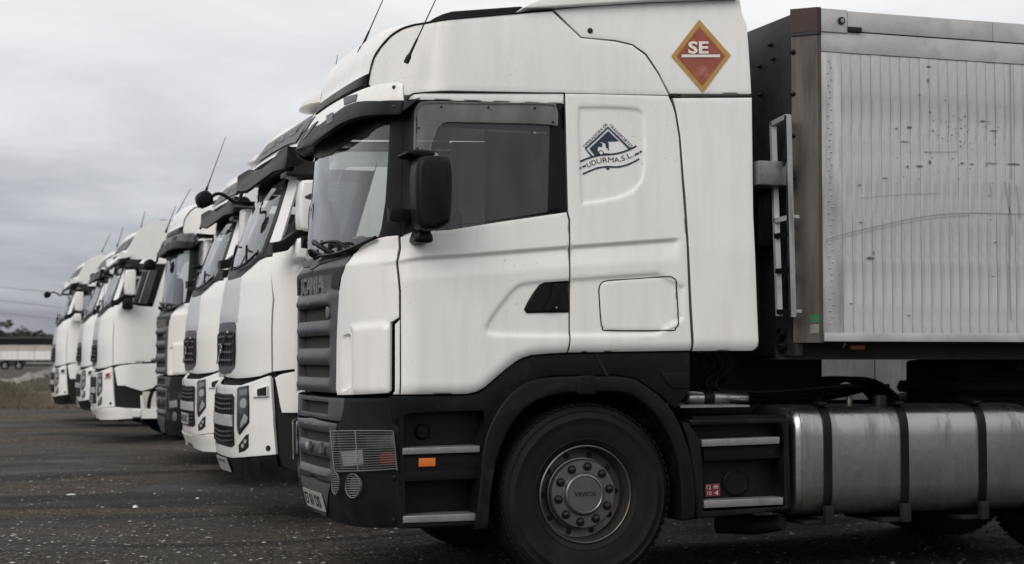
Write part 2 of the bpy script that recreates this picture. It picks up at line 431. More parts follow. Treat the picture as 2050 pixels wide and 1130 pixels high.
def fill(poly, g, holes=(), feats=None, ring=0.0):
    """triangulate polygon (with holes) over a grid; returns pts, tris, list of boundary index loops"""
    loops = [resample(poly, g)] + [resample(h, g) for h in holes]
    P = list(np.concatenate(loops)); E = []; idx = []
    b = 0
    for Lp in loops:
        k = len(Lp); idx.append(list(range(b, b + k))); E += [(b + i, b + (i + 1) % k) for i in range(k)]; b += k
    lo = np.min(loops[0], 0); hi = np.max(loops[0], 0)
    X, Y = np.meshgrid(np.arange(lo[0] + g * .37, hi[0], g), np.arange(lo[1] + g * .41, hi[1], g))
    G = np.stack([X.ravel(), Y.ravel()], 1)
    def clip_(G, d):
        if len(G): G = G[inpoly(G, loops[0])]
        for h in loops[1:]:
            if len(G): G = G[~inpoly(G, h)]
        for Lp in loops:
            if len(G): G = G[segdist(G, Lp) > d]
        return G
    R_ = np.zeros((0, 2))
    if ring > 0:
        for li, Lp in enumerate(loops):
            q = Lp if _area(Lp) > 0 else Lp[::-1]
            R_ = np.concatenate([R_, inset(q, ring if li == 0 else -ring)])
        R_ = clip_(R_, ring * .85)
        P += list(R_)
    Fp = np.zeros((0, 2))
    if feats is not None and len(feats):
        Fp = clip_(np.asarray(feats, float), max(ring * 1.6, g * .3))
        P += list(Fp)
    G = clip_(G, max(g * .45, ring * 1.7))
    if len(Fp) and len(G):
        keep = np.ones(len(G), bool)
        for i in range(0, len(Fp), 400):
            dd = np.abs(G[:, None, :] - Fp[None, i:i + 400, :]); keep &= ~((dd[..., 0] < g * .5) & (dd[..., 1] < g * .5)).any(1)
        G = G[keep]
    P += list(G)
    r = geometry.delaunay_2d_cdt([Vector(p) for p in P], E, [], 0, 1e-7)
    vc = np.array([(v.x, v.y) for v in r[0]])
    mp = {}
    for i, os_ in enumerate(r[3]):
        for q in os_: mp[q] = i
    T = np.array([f for f in r[2] if len(f) == 3])
    cen = vc[T].mean(1)
    k = inpoly(cen, loops[0])
    for h in loops[1:]: k &= ~inpoly(cen, h)
    T = T[k]
    a = vc[T]
    ar = (a[:, 1, 0] - a[:, 0, 0]) * (a[:, 2, 1] - a[:, 0, 1]) - (a[:, 1, 1] - a[:, 0, 1]) * (a[:, 2, 0] - a[:, 0, 0])
    T[ar < 0] = T[ar < 0][:, ::-1]
    return vc, T, [[mp[i] for i in Lp] for Lp in idx]

def inset(poly, d):
    P = np.asarray(poly, float)
    if _area(P) < 0: P = P[::-1]
    a = np.roll(P, 1, 0); b = np.roll(P, -1, 0)
    e1 = P - a; e2 = b - P
    e1 /= np.linalg.norm(e1, axis=1)[:, None] + 1e-12; e2 /= np.linalg.norm(e2, axis=1)[:, None] + 1e-12
    n1 = np.stack([-e1[:, 1], e1[:, 0]], 1); n2 = np.stack([-e2[:, 1], e2[:, 0]], 1)
    m = n1 + n2; m /= np.linalg.norm(m, axis=1)[:, None] + 1e-12
    c = np.clip((m * n1).sum(1), .35, 1)
    return P + m * (d / c)[:, None]

class Surf:
    """cab skin: parameter a>=0 runs back along the side (metres), a in [-La,0] round the corner to the centre line"""
    La = 1.5
    invrel = False
    def __init__(s, xs, xf, ys, yc, n=2.4, zr=(0.2, 3.6), amax=3.2, relief=None):
        s.xs, s.xf, s.ys, s.yc, s.n, s.relief = xs, xf, ys, yc, n, relief
        A, Z = np.meshgrid(np.concatenate([np.linspace(-s.La, -.02, 90), np.linspace(0, amax, 160)]), np.linspace(zr[0], zr[1], 200))
        s.tA, s.tZ = A.ravel(), Z.ravel()
        s.rebuild()
    def rebuild(s):
        s.tP = proj(s.P(s.tA, s.tZ, s.invrel))
    def P(s, a, z, rel=True):
        a = np.asarray(a, float); z = np.asarray(z, float)
        t = np.clip(-a / s.La, 0, 1) * (math.pi / 2)
        e = 2.0 / s.n
        st = np.sin(t) ** e; ct = np.clip(np.cos(t), 0, 1) ** e
        xs, xf, ys = s.xs(z), s.xf(z), s.ys(z)
        x = np.where(a >= 0, xs + a, xs - (xs - xf) * st)
        y = ys + np.where(a >= 0, 0, (s.yc - ys) * (1 - ct))
        if rel and s.relief is not None:
            fade = np.clip(1 + a / .55, 0, 1)
            y = y + s.relief(xs + a, z) * fade
        return np.stack([x, y, z + 0 * a], -1)
    def N(s, a, z):
        h = 2e-3
        d1 = s.P(a + h, z, s.invrel) - s.P(a - h, z, s.invrel); d2 = s.P(a, z + h, s.invrel) - s.P(a, z - h, s.invrel)
        n = np.cross(d1, d2)
        return n / (np.linalg.norm(n, axis=-1, keepdims=True) + 1e-12)
    def inv(s, px, py):
        d = (s.tP[:, 0] - px) ** 2 + (s.tP[:, 1] - py) ** 2
        i = int(np.argmin(d)); a, z = s.tA[i], s.tZ[i]
        if d[i] > 200: return np.array([a, z])
        for _ in range(8):
            h = 1e-3
            Q3 = proj(s.P(np.array([a, a + h, a]), np.array([z, z, z + h]), s.invrel)); p0 = Q3[0]; J = np.stack([(Q3[1] - p0) / h, (Q3[2] - p0) / h], 1)
            try: st = np.linalg.solve(J, np.array([px, py]) - p0)
            except np.linalg.LinAlgError: break
            if abs(st[0]) + abs(st[1]) < 1e-6: break
            st = np.clip(st, -.03, .03)
            a = float(np.clip(a + st[0], -s.La, 9)); z = float(z + st[1])
        return np.array([a, z])
    def cz(s, py):                      # height at the centre line that shows at photo row py
        zs = np.linspace(0, 4, 400); q = proj(s.P(np.full(400, -s.La), zs))[:, 1]
        return float(np.interp(-py, -q, zs))
    def uv(s, pts):
        R = []
        for p in pts:
            if p[0] == 'c': R.append((-s.La, s.cz(p[1])))
            elif p[0] == 'az': R.append((p[1], p[2]))
            elif p[0] == 'x': R.append((p[1], s.inv(CX, p[2])[1]))
            else: R.append(s.inv(*p))
        return np.array(R, float)

def panel(name, S, pts, m, parent, off=0.0, thick=0.02, g=0.03, rnd_=0, holes=(), disp=None, drop=0.0022, mirror='copy', uv=None, extra=None):
    poly = S.uv(pts) if uv is None else np.asarray(uv, float)
    if rnd_: poly = chaikin(poly, rnd_)
    hs = [np.asarray(h, float) for h in holes]
    vc, T, loops = fill(poly, g, hs, extra, .010 if drop and thick > 0 and g < .035 else 0.0)
    o = np.full(len(vc), float(off))
    if disp is not None: o = o + disp(vc[:, 0], vc[:, 1])
    if drop:
        for Lp in loops: o[Lp] -= drop
    P = S.P(vc[:, 0], vc[:, 1]); Nn = S.N(vc[:, 0], vc[:, 1])
    V = P + Nn * o[:, None]
    Fc = [tuple(t) for t in T]
    if thick > 0:
        VV = [V]; b = len(V)
        for li, Lp in enumerate(loops):
            if li == 0 and _area(vc[Lp]) < 0: Lp = Lp[::-1]
            if li > 0 and _area(vc[Lp]) > 0: Lp = Lp[::-1]
            W2 = V[Lp] - Nn[Lp] * thick
            k = len(Lp)
            onc = np.abs(vc[Lp][:, 0] + S.La) < 1e-6
            VV.append(W2)
            for i in range(k):
                j = (i + 1) % k
                if onc[i] and onc[j] and mirror == 'join': continue
                Fc.append((Lp[i], b + i, b + j, Lp[j]))
            b += k
        V = np.concatenate(VV)
    objs = []
    Vm = V.copy(); Vm[:, 1] = 2 * S.yc - Vm[:, 1]
    Fm = [tuple(f[::-1]) for f in Fc]
    if mirror == 'join':
        b = len(V)
        V = np.concatenate([V, Vm]); Fc = Fc + [tuple(i + b for i in f) for f in Fm]
        o1 = mk(name, V, Fc, m, parent, smooth=False)
        bm = bmesh.new(); bm.from_mesh(o1.data); bmesh.ops.remove_doubles(bm, verts=bm.verts, dist=2e-4); bm.to_mesh(o1.data); bm.free()
        o1.data.shade_smooth(); o1.data.set_sharp_from_angle(angle=math.radians(38))
        return o1
    o1 = mk(name, V, Fc, m, parent)
    if mirror == 'copy':
        o2 = mk(name, Vm, Fm, m, parent)
        return o1, o2
    return o1
def _area(P):
    x, y = P[:, 0], P[:, 1]
    return .5 * np.sum(x * np.roll(y, -1) - y * np.roll(x, -1))

def text_geo(txt, g=None, bold=0.0):
    cu = bpy.data.curves.new('t', 'FONT'); cu.body = txt; cu.align_x = 'LEFT'; cu.offset = bold; cu.resolution_u = 3
    o = bpy.data.objects.new('t', cu); COL.objects.link(o)
    dg = bpy.context.evaluated_depsgraph_get(); dg.update()
    me = bpy.data.meshes.new_from_object(o.evaluated_get(dg))
    V = np.array([v.co[:2] for v in me.vertices]); Fc = [tuple(p.vertices) for p in me.polygons]
    bpy.data.objects.remove(o); bpy.data.curves.remove(cu); bpy.data.meshes.remove(me)
    lo, hi = V.min(0), V.max(0)
    return (V - lo) / (hi - lo), Fc
def decal(name, S, parts, m, parent, off=0.003):
    """parts: list of (Nx2 photo pixels, faces); laid on surface S"""
    V = []; Fc = []
    for P2, ff in parts:
        b = len(V)
        U = np.array([S.inv(*p) for p in P2])
        Q = S.P(U[:, 0], U[:, 1]) + S.N(U[:, 0], U[:, 1]) * off
        V += [tuple(q) for q in Q]; Fc += [tuple(i + b for i in f) for f in ff]
    V = np.array(V)
    o = mk(name, V, Fc, m, parent, smooth=False)
    bm = bmesh.new(); bm.from_mesh(o.data)
    for f in bm.faces:
        f.normal_update()
        if f.normal.y > 0: f.normal_flip()
    bm.to_mesh(o.data); bm.free()
    return o
def strip2d(P, w):
    P = np.asarray(P, float); d = np.gradient(P, axis=0); d /= np.linalg.norm(d, axis=1)[:, None]
    nn = np.stack([-d[:, 1], d[:, 0]], 1) * w / 2
    k = len(P)
    return np.concatenate([P + nn, P - nn]), [(i, i + 1, k + i + 1, k + i) for i in range(k - 1)]
# ================================================================== shared truck pieces
def pxz(pts, Y):
    return np.array([on_y(p[0], p[1], Y)[[0, 2]] for p in pts])
def slab(name, poly, Y, thick, m, parent, rad=0.0, seg=3, both=True, origin=None, cham=None):
    """polygon in x,z swept from Y (camera side) to Y+thick, with rounded edges of radius rad"""
    P = np.asarray(poly, float)
    if _area(P) < 0: P = P[::-1]
    rings = []
    if rad > 0:
        for k in range(seg + 1):
            t = math.pi / 2 * k / seg
            rings.append((inset(P, rad * (1 - math.sin(t))), Y + rad * (1 - math.cos(t))))
        if both:
            for k in range(seg, -1, -1):
                t = math.pi / 2 * k / seg
                rings.append((inset(P, rad * (1 - math.sin(t))), Y + thick - rad * (1 - math.cos(t))))
        else: rings.append((P, Y + thick))
    else:
        rings = [(P, Y), (P, Y + thick)]
    k = len(P); V = []; Fc = []
    for R, y in rings:
        V += [(q[0], y, q[1]) for q in R]
    Fc.append(tuple(range(k)))
    n = len(rings)
    Fc.append(tuple((n - 1) * k + i for i in range(k - 1, -1, -1)))
    for r in range(n - 1):
        for i in range(k):
            j = (i + 1) % k
            Fc.append((r * k + i, (r + 1) * k + i, (r + 1) * k + j, r * k + j))
    return mk(name, V, Fc, m, parent, origin=origin)
def pslab(name, pts, Y, thick, m, parent, rad=0.0, rnd_=0, mirror=None, **k):
    P = pxz(pts, Y)
    if rnd_: P = chaikin(P, rnd_)
    o = slab(name, P, Y, thick, m, parent, rad, **k)
    if mirror is not None:
        slab(name, P, 2 * mirror - Y - thick, thick, m, parent, rad, **k)
    return o

WHEEL = {}
def wheel_meshes():
    g = Geo()
    prof = [(.283, .05), (.292, .028), (.305, .016), (.322, .010), (.326, .006), (.33, .009), (.36, .002), (.40, -.003), (.44, -.004), (.444, -.007), (.452, -.007), (.456, -.003),
            (.485, .004), (.489, .001), (.495, .001), (.499, .007), (.515, .018), (.530, .036), (.537, .052), (.540, .07)]
    for y in (.115, .165, .215):
        prof += [(.540, y - .006), (.527, y - .004), (.527, y + .004), (.540, y + .006)]
    prof += [(.540, .26), (.532, .29), (.51, .31), (.44, .33), (.36, .325), (.29, .30), (.283, .27)]
    g.lathe(prof, (0, 0, 0), 'y', 96)
    # shoulder blocks
    for k in range(72):
        t = 2 * math.pi * k / 72
        for yy in (.035, .297):
            c, s_ = math.cos(t), math.sin(t)
            P = np.array([c * .531, yy, s_ * .531]); T = np.array([-s_, 0, c]); R = np.array([c, 0, s_])
            g.bar(P - T * .015, P + T * .015, .045, .006, R)
    o = g.build('tyre', M['tyre'], None); WHEEL['tyre'] = o
    g = Geo().lathe([(.283, .27), (.286, .05), (.292, .034), (.291, .022), (.284, .018), (.279, .022), (.276, .04), (.270, .085), (.266, .118), (.261, .138), (.256, .1395), (.215, .1405), (.213, .2)], (0, 0, 0), 'y', 96)
    WHEEL['rim'] = g.build('rim', M['rim'], None)
    g = Geo().lathe([(.214, .15), (.213, .10), (.207, .098), (.207, .078), (.203, .064), (.197, .058), (.130, .056), (.126, .052), (.122, .038), (.116, .032), (.109, .031), (.104, .036), (.02, .036), (.0005, .036)], (0, 0, 0), 'y', 96)
    WHEEL['hub'] = g.build('hub', M['hubsteel'], None)
    g = Geo().lathe([(.0275, .0575), (.0275, .0535), (.0245, .0525), (.0235, .0555), (.0185, .0555), (.0185, .046), (.0165, .039), (.010, .035), (.0005, .034)], (0, 0, 0), 'y', 20)
    WHEEL['nut'] = g.build('wheel_nut', M['nut'], None)
    g = Geo().lathe([(.0185, .141), (.0185, .1375), (.016, .1372), (.0005, .1372)], (0, 0, 0), 'y', 16)
    WHEEL['hole'] = g.build('vent_hole', M['void'], None)
    for o in list(WHEEL.values()): COL.objects.unlink(o)
wheel_meshes()
def make_wheel(parent, pos, full=True, flip=False, word=None):
    w = bpy.data.objects.new('wheel', None); w.empty_display_size = .1
    linkobj(w, parent); w.location = np.array(pos) - rootloc(parent)
    if flip: w.rotation_euler = (0, 0, math.pi)
    def put(key, loc=(0, 0, 0)):
        c = WHEEL[key].copy(); c.name = WHEEL[key].data.name; c.location = loc
        return linkobj(c, w)
    put('tyre'); put('rim'); put('hub')
    if full:
        for k in range(10):
            t = 2 * math.pi * k / 10 + .17
            put('nut', (.164 * math.cos(t), 0, .164 * math.sin(t)))
        for k in range(10):
            t = 2 * math.pi * k / 10 + .03
            put('hole', (.2355 * math.cos(t), 0, .2355 * math.sin(t)))
    if word:
        V, Fc = text_geo(word, bold=.012)
        V = V - .5
        Q = [(-(v[0]) * .135, .0335, -(v[1]) * .026 + .001) for v in V]
        o = mk('hub_lettering', [np.array(q) + np.array(pos) for q in Q], Fc, M['nut'], w, smooth=False)
    return w
def letters(txt, width, height, yc, zc, xfun, m, parent, off=.006, bold=.01, name='badge_lettering', depth=.01):
    """raised word across the front, centred on the truck"""
    V, Fc = text_geo(txt, bold=bold)
    P = []
    for v in V:
        y = yc + (.5 - v[0]) * width; z = zc + (v[1] - .5) * height
        P.append((xfun(y, z) - off, y, z))
    P = np.array(P); k = len(P)
    B = P + np.array([depth, 0, 0])
    ed = {}
    for f in Fc:
        for i in range(len(f)):
            e = (f[i], f[(i + 1) % len(f)])
            if (e[1], e[0]) in ed: del ed[(e[1], e[0])]
            else: ed[e] = 1
    FF = list(Fc) + [(a, k + a, k + b, b) for a, b in ed]
    o = mk(name, np.concatenate([P, B]), FF, m, parent, smooth=False)
    bm = bmesh.new(); bm.from_mesh(o.data); bmesh.ops.recalc_face_normals(bm, faces=bm.faces); bm.to_mesh(o.data); bm.free()
    return o
def lerpf(xs_, ys_):
    xs_, ys_ = list(xs_), list(ys_)
    return lambda z: np.interp(z, xs_, ys_)

# ================================================================== near truck (all traced on its own side and front surfaces)
T1LOC = np.array([-1.414, 1.25, 0.0])
YC = 1.25
T1 = empty('truck', T1LOC, 'nearest white tractor truck, whole cab side, red diamond sign and fuel tank showing', 'truck', 'trucks parked in a row')
def ysf(z):
    z = np.asarray(z, float)
    return .03 + .03 * np.clip(z - 2.0, 0, 9) + .10 * np.clip(z - 3.0, 0, 9) ** 2
S = Surf(lambda z: np.full_like(z, -.98), lerpf([0, 1.90, 1.97, 2.65, 2.95, 3.3], [-1.392, -1.392, -1.335, -1.268, -1.24, -1.17]), ysf, YC, 2.3, zr=(.9, 3.7))
SR = Surf(lambda z: np.full_like(z, -2.2), lambda z: np.full_like(z, -3), ysf, YC, 2.4, zr=(2.0, 4.2), amax=4.5, relief=lambda x, z: .62 * np.clip((-.80 - x) / .42, 0, 1.4) ** 2.2 + 0 * z)
SR.invrel = True; SR.rebuild()
SB = Surf(lambda z: np.full_like(z, -.98), lerpf([0, .36, .52, .9, 1.16], [-1.29, -1.32, -1.365, -1.378, -1.372]), lambda z: np.full_like(z, .015), YC, 2.35, zr=(.25, 1.3), amax=.6)
SV = Surf(lambda z: np.full_like(z, -1.04), lerpf([2.5, 2.62, 2.72, 2.96], [-1.385, -1.395, -1.395, -1.275]), lambda z: .0 + .06 * (z - 2.75), YC, 2.7, zr=(2.4, 3.1), amax=.6)

# ---- pressed relief of the side
def UX(pts):
    u = S.uv(pts); u[:, 0] += -.98; return u
_bt = UX([(722, 558), (735, 541), (763, 528), (796, 521), (940, 507), (1138, 491), (1361, 475)])
_bb = UX([(722, 562), (796, 565), (1000, 547), (1138, 534), (1364, 521)])
_hp = chaikin(UX([(1048, 563), (1029, 572), (997, 610), (970, 649), (970, 668), (990, 676), (1141, 677), (1371, 673), (1373, 540), (1141, 556)]), 1)
_sp = chaikin(UX([(1154, 216), (1162, 211), (1271, 213), (1289, 222), (1294, 250), (1295, 300), (1293, 356), (1275, 383), (1241, 400), (1170, 412), (1160, 408)]), 2)
_cp = UX([(678, 684), (688, 670), (700, 667), (704, 673), (704, 775), (692, 784), (680, 786)])
_low = UX([(672, 791), (803, 790), (925, 790), (955, 786), (975, 775), (991, 760), (1036, 722), (1067, 711), (1138, 707), (1386, 703), (1519, 702)])
def relief(x, z):
    x = np.asarray(x, float); z = np.asarray(z, float)
    shp = np.broadcast(x, z).shape
    x = np.broadcast_to(x, shp).ravel(); z = np.broadcast_to(z, shp).ravel()
    p = np.stack([x, z], 1)
    r = np.zeros(len(p))
    zt = np.interp(x, _bt[:, 0], _bt[:, 1]); zb = np.interp(x, _bb[:, 0], _bb[:, 1])
    v = (zt - z) / (zt - zb + 1e-6)
    ends = sstep((x - _bt[0, 0]) / .10) * sstep((_bt[-1, 0] - x) / .03)
    r += np.where((v > 0) & (v < 1), .024 * sstep(v / .22) * (1 - v), 0) * ends
    d = segdist(p, _hp); ins = inpoly(p, _hp)
    r += np.where(ins, .013 * sstep(d / .028), 0)
    d = segdist(p, _sp); ins = inpoly(p, _sp)
    r += np.where(ins, .010 * sstep(d / .022), 0)
    d = segdist(p, _cp); ins = inpoly(p, _cp)
    r += 0
    d = segdist(p, _low, closed=False)
    r += np.where(z < 2.0, .026 * np.clip(1 - d / .06, 0, 1) ** 2, 0)
    return r.reshape(shp)
S.relief = relief
S.rebuild()

# ---- white skin panels
GF = .016
_cu = S.uv([(680, 686), (689, 671), (700, 667.5), (704, 672), (704.5, 775), (693, 783), (681, 786)])
_cb = S.uv([(700, 648), (770, 640), (783, 650), (783, 795), (706, 795), (706, 668)])
def ringpts(poly, ds, step=.008):
    R_ = []
    for d in ds: R_.append(resample(inset(resample(poly, step), d) if d else poly, step))
    return np.concatenate(R_)
def linepts(L, step=.009):
    R_ = []
    for a, b in zip(L[:-1], L[1:]):
        k = max(1, int(np.linalg.norm(b - a) / step)); R_ += [a + (b - a) * i / k for i in range(k)]
    return np.array(R_)
FE = []
xx_ = np.arange(_bt[0, 0], _bt[-1, 0], .010)
zt_ = np.interp(xx_, _bt[:, 0], _bt[:, 1]); zb_0 = np.interp(xx_, _bb[:, 0], _bb[:, 1])
for v_ in (-.03, .0, .06, .11, .16, .22, .30): FE.append(np.stack([xx_ + .98, zt_ + (zb_0 - zt_) * v_], 1))
for pl_, so in ((_hp, .028), (_sp, .022)):
    q_ = ringpts(pl_, (0.0, so * .33, so * .66, so)); FE.append(np.stack([q_[:, 0] + .98, q_[:, 1]], 1))
FE = np.concatenate(FE)
FC = np.concatenate([ringpts(_cu, (0.0, .006, .012), .006), ringpts(_cb, (0.0, .02, .05), .008)])
def corner_disp(a, z):
    p = np.stack([a, z], 1)
    d = segdist(p, _cu); w_ = np.clip((a + 1.0) / .17, 0, 1); r = np.where(inpoly(p, _cu), -.062 * w_ * sstep(d / .012), 0)
    d = segdist(p, _cb); r += np.where(inpoly(p, _cb), .016 * sstep(d / .05), 0)
    return r
corner, corner_far = panel('corner_panel', S, [(797, 472), (775, 474), (755, 478), (738, 486), (722, 497), (709, 510), (699, 524), (690, 541), (684, 557), (679, 587), (675, 664), (673, 780), (676, 791), (723, 790), (778, 787), (781, 783), (781.5, 646), (798.5, 636), (798.5, 583)], M['white'], T1, g=.014, off=.004, disp=corner_disp, extra=np.concatenate([FE, FC]))
# the vent slot beside the corner panel
panel('corner_vent', S, [(788, 650), (798.5, 640), (799, 790), (784, 790), (788, 784)], M['white'], T1, g=.03, off=-.014, thick=.02)
panel('corner_gap', S, [(660, 480), (801, 470), (802, 792), (665, 792)], M['void'], T1, g=.06, off=-.06, thick=.0, drop=0)
door, door_far = panel('door', S, [(801.5, 475), (900, 461), (1000, 445), (1134, 425.5), (1138, 441), (1139.5, 500), (1139.5, 559), (1140, 680), (1137, 706), (1100, 708), (1067, 711), (1050, 716), (1036, 723), (1012, 742), (991, 760), (972, 776), (955, 785), (935, 789), (803, 790), (802.5, 583)], M['white'], T1, g=GF, extra=FE)
panel('door_top_frame', S, [(816, 202), (820, 194), (827, 189.5), (838, 188), (1128, 187.5), (1129, 208.5)], M['white'], T1, g=.03)
sl, sl_far = panel('sleeper_side', S, [(1132, 188), (1200, 189), (1338, 192.5), (1345, 208), (1351, 226), (1359, 276), (1365, 361), (1370, 425), (1374, 480), (1380, 620), (1385, 702), (1141, 706), (1143, 680), (1143, 559), (1142, 441), (1138, 424)], M['white'], T1, g=GF, extra=FE)
panel('rear_fairing', S, [(1348, 197), (1505, 196), (1508, 430), (1515, 600), (1518.5, 684), (1518, 693), (1515, 699), (1509, 702.5), (1391, 703), (1386, 620), (1379, 480), (1374, 400), (1370, 361), (1363, 276), (1355, 225)], M['white'], T1, g=.03, thick=.04)
rs_px = [(738, 168), (742, 145), (750, 117), (763, 97), (783, 74), (805, 60), (828, 52), (857, 47), (932, 37), (1060, 26), (1105, 23)]
panel('roof_side', SR, rs_px + [(1130, 46), (1163, 76.5), (1232, 83.5), (1266, 91.5), (1292, 111), (1317, 148), (1338.5, 190.5), (1130, 186), (838, 185.5), (825, 187), (817, 192), (812, 196), (804, 178), (790, 172), (745, 180)], M['white'], T1, g=.03, thick=.03)
panel('roof_deflector', SR, [(1110, 20), (1200, 12), (1300, 6.5), (1402, 2.5), (1481, 0), (1485, 25), (1495, 51), (1504, 188), (1342, 187.5), (1320, 146), (1295, 108), (1267, 88.5), (1233, 80.5), (1165, 74), (1135, 45)], M['white'], T1, g=.03, thick=.04)
hatch, _h = panel('locker_hatch', S, [(1201, 575), (1208, 566), (1219, 563), (1335, 555), (1347, 559), (1354, 570), (1358, 640), (1353, 654), (1338, 661), (1220, 661), (1210, 655), (1205, 642)], M['white'], T1, g=.016, off=.0055, thick=.01, rnd_=1)
# rubber lines: hatch seal, roof trim
def surfline(name, Sf, pts, r, m, parent, off=.002, k=4, mirror=True, closed=False):
    U = Sf.uv(pts)
    if closed: U = np.concatenate([U, U[:1]])
    U = catmull(U, k)
    Q = Sf.P(U[:, 0], U[:, 1]) + Sf.N(U[:, 0], U[:, 1]) * off
    o = Geo().tube(Q, r, 6).build(name, m, parent)
    if mirror:
        Q[:, 1] = 2 * Sf.yc - Q[:, 1]; Geo().tube(Q, r, 6).build(name, m, parent)
    return o
surfline('hatch_seal', S, [(1200, 580), (1204, 569), (1218, 562), (1280, 558), (1335, 554), (1349, 558), (1355, 572), (1359, 640), (1352, 657), (1338, 662), (1220, 662), (1208, 656), (1204, 642)], .0034, M['rubber'], T1, closed=True)
surfline('roof_trim', SR, [(736, 172), (741, 144), (749, 116), (762, 95), (782, 73), (804, 58.5), (828, 50.5), (857, 45.5), (932, 35.5), (1060, 24.5), (1105, 21)], .0055, M['black'], T1)
surfline('door_seal', S, [(815, 204), (819, 194), (827, 188.3), (838, 186.5), (950, 186.2), (1129, 186.5)], .0036, M['rubber'], T1)
surfline('fairing_seal', S, [(1344, 197), (1353, 225), (1361.5, 276), (1367.5, 361), (1372, 425), (1376.5, 480), (1383, 620), (1388, 702)], .0045, M['seam'], T1, off=-.006)
surfline('door_rear_seal', S, [(1131, 190), (1133, 300), (1136.5, 424), (1140.5, 441), (1141.5, 559), (1141.5, 680), (1139, 706)], .0034, M['seam'], T1, off=-.006)
surfline('door_front_seal', S, [(799.5, 473), (800.5, 583), (800.7, 700), (801, 789)], .0038, M['rubber'], T1, off=-.006)
surfline('deflector_seal', SR, [(1108, 21), (1163, 75.5), (1232, 82.5), (1266, 90.5), (1293, 110), (1318, 147), (1340, 190), (1420, 191.5), (1504, 192)], .003, M['seam'], T1, off=-.006, k=3)
# inner liner so no light leaks through the gaps
g = Geo()
xr = float(on_y(1383, 600, .03)[0])
g.box((-1.10, .16, 1.16), (xr - .04, 2.34, 1.20))
g.box((xr - .07, .10, 1.20), (xr - .03, 2.40, 3.05))
g.box((-.72, .2, 3.0), (xr - .04, 2.3, 3.03))
for y0, y1 in ((.085, .10), (2.40, 2.415)):
    g.box((-.16 + .30, y0, 1.2), (xr - .04, y1, 3.0))
g.build('cab_liner', M['void'], T1, smooth=False)
# roof front: loft from the trim line over to the centre
def loft(name, Npts, Cpts, m, parent, n=2.4, k=14, thick=0.0):
    Np = np.array(Npts); Cp = np.array(Cpts); R = []
    for j in range(k + 1):
        t = math.pi / 2 * j / k; e = 2 / n; st = math.sin(t) ** e; ct = max(0, math.cos(t)) ** e
        Q = Np + (Cp - Np) * st; Q[:, 1] = Np[:, 1] + (YCUR - Np[:, 1]) * (1 - ct); R.append(Q)
    R = R + [np.stack([q[:, 0], 2 * YCUR - q[:, 1], q[:, 2]], 1) for q in R[-2::-1]]
    r = len(Np); V = np.concatenate(R)
    Fc = [(i * r + q, i * r + q + 1, (i + 1) * r + q + 1, (i + 1) * r + q) for i in range(len(R) - 1) for q in range(r - 1)]
    o = mk(name, V, Fc, m, parent, smooth=False)
    bm = bmesh.new(); bm.from_mesh(o.data); bmesh.ops.recalc_face_normals(bm, faces=bm.faces)
    bm.to_mesh(o.data); bm.free(); o.data.shade_smooth(); o.data.set_sharp_from_angle(angle=math.radians(40))
    return o
YCUR = YC
npx = catmull([(737, 168), (742, 144), (750, 116), (763, 96), (783, 73), (805, 59), (828, 51), (857, 46), (932, 36), (1060, 25), (1130, 20)], 3)
cpx = catmull([(664, 207), (678, 177), (694, 148), (709, 128), (728, 107), (751, 90), (772, 78), (803, 62), (870, 52), (980, 40), (1080, 32)], 3)
uvN = SR.uv([tuple(p) for p in npx]); NN = SR.P(uvN[:, 0], uvN[:, 1])
CC = np.array([on_y(p[0], p[1], YC) for p in cpx])
CC[:, 0] = np.minimum(CC[:, 0], NN[:, 0] - .03)
for i in range(len(CC)):
    w_ = float(sstep((i - 12) / 8.0)); CC[i] = CC[i] * (1 - w_) + (NN[i] + np.array([-.03, 0, .015])) * w_; CC[i][1] = YC
loft('roof_front', NN, CC, M['white'], T1)
# black band at the foot of the roof front
lo_n = SR.P(*SR.uv([(737, 168), (738, 158), (740, 148)]).T) + np.array([-.006, -.006, 0])
lo_c = np.array([on_y(*p, YC) for p in ((662, 209), (667, 198), (672, 189))]) + np.array([-.01, 0, .004])
loft('roof_band', lo_n, lo_c, M['black'], T1)
# top spoiler and roof rail
def across(name, pts, m, y0, y1, parent, Y=.06):
    P = pxz(pts, Y)
    return slab(name, P, y0, y1 - y0, m, parent, rad=.012)
across('top_spoiler', [(1046, 17), (1062, 6), (1090, -4), (1200, -24), (1478, -55), (1482, -4), (1402, -1), (1300, 3), (1112, 15)], M['white'], .05, 2.45, T1)
for y0 in (.20, 2.22):
    across('roof_rail', [(856, 45), (872, 35), (887, 28), (906, 22.5), (1043, 12.5), (1064, 21), (932, 36)], M['black'], y0, y0 + .08, T1, Y=.2)
# deflector fixing
def bolt(Sf, px, py, r, m, parent, off=.0, name='bolt'):
    u = Sf.inv(px, py); P = Sf.P(*u); N_ = Sf.N(*u)
    A = P + N_ * (off - .004); B = P + N_ * (off + .006)
    return Geo().tube([A, B, B + N_ * .003], [r, r, r * .6], 12).build(name, m, parent)
bolt(SR, 1181, 62, .017, M['nut'], T1)

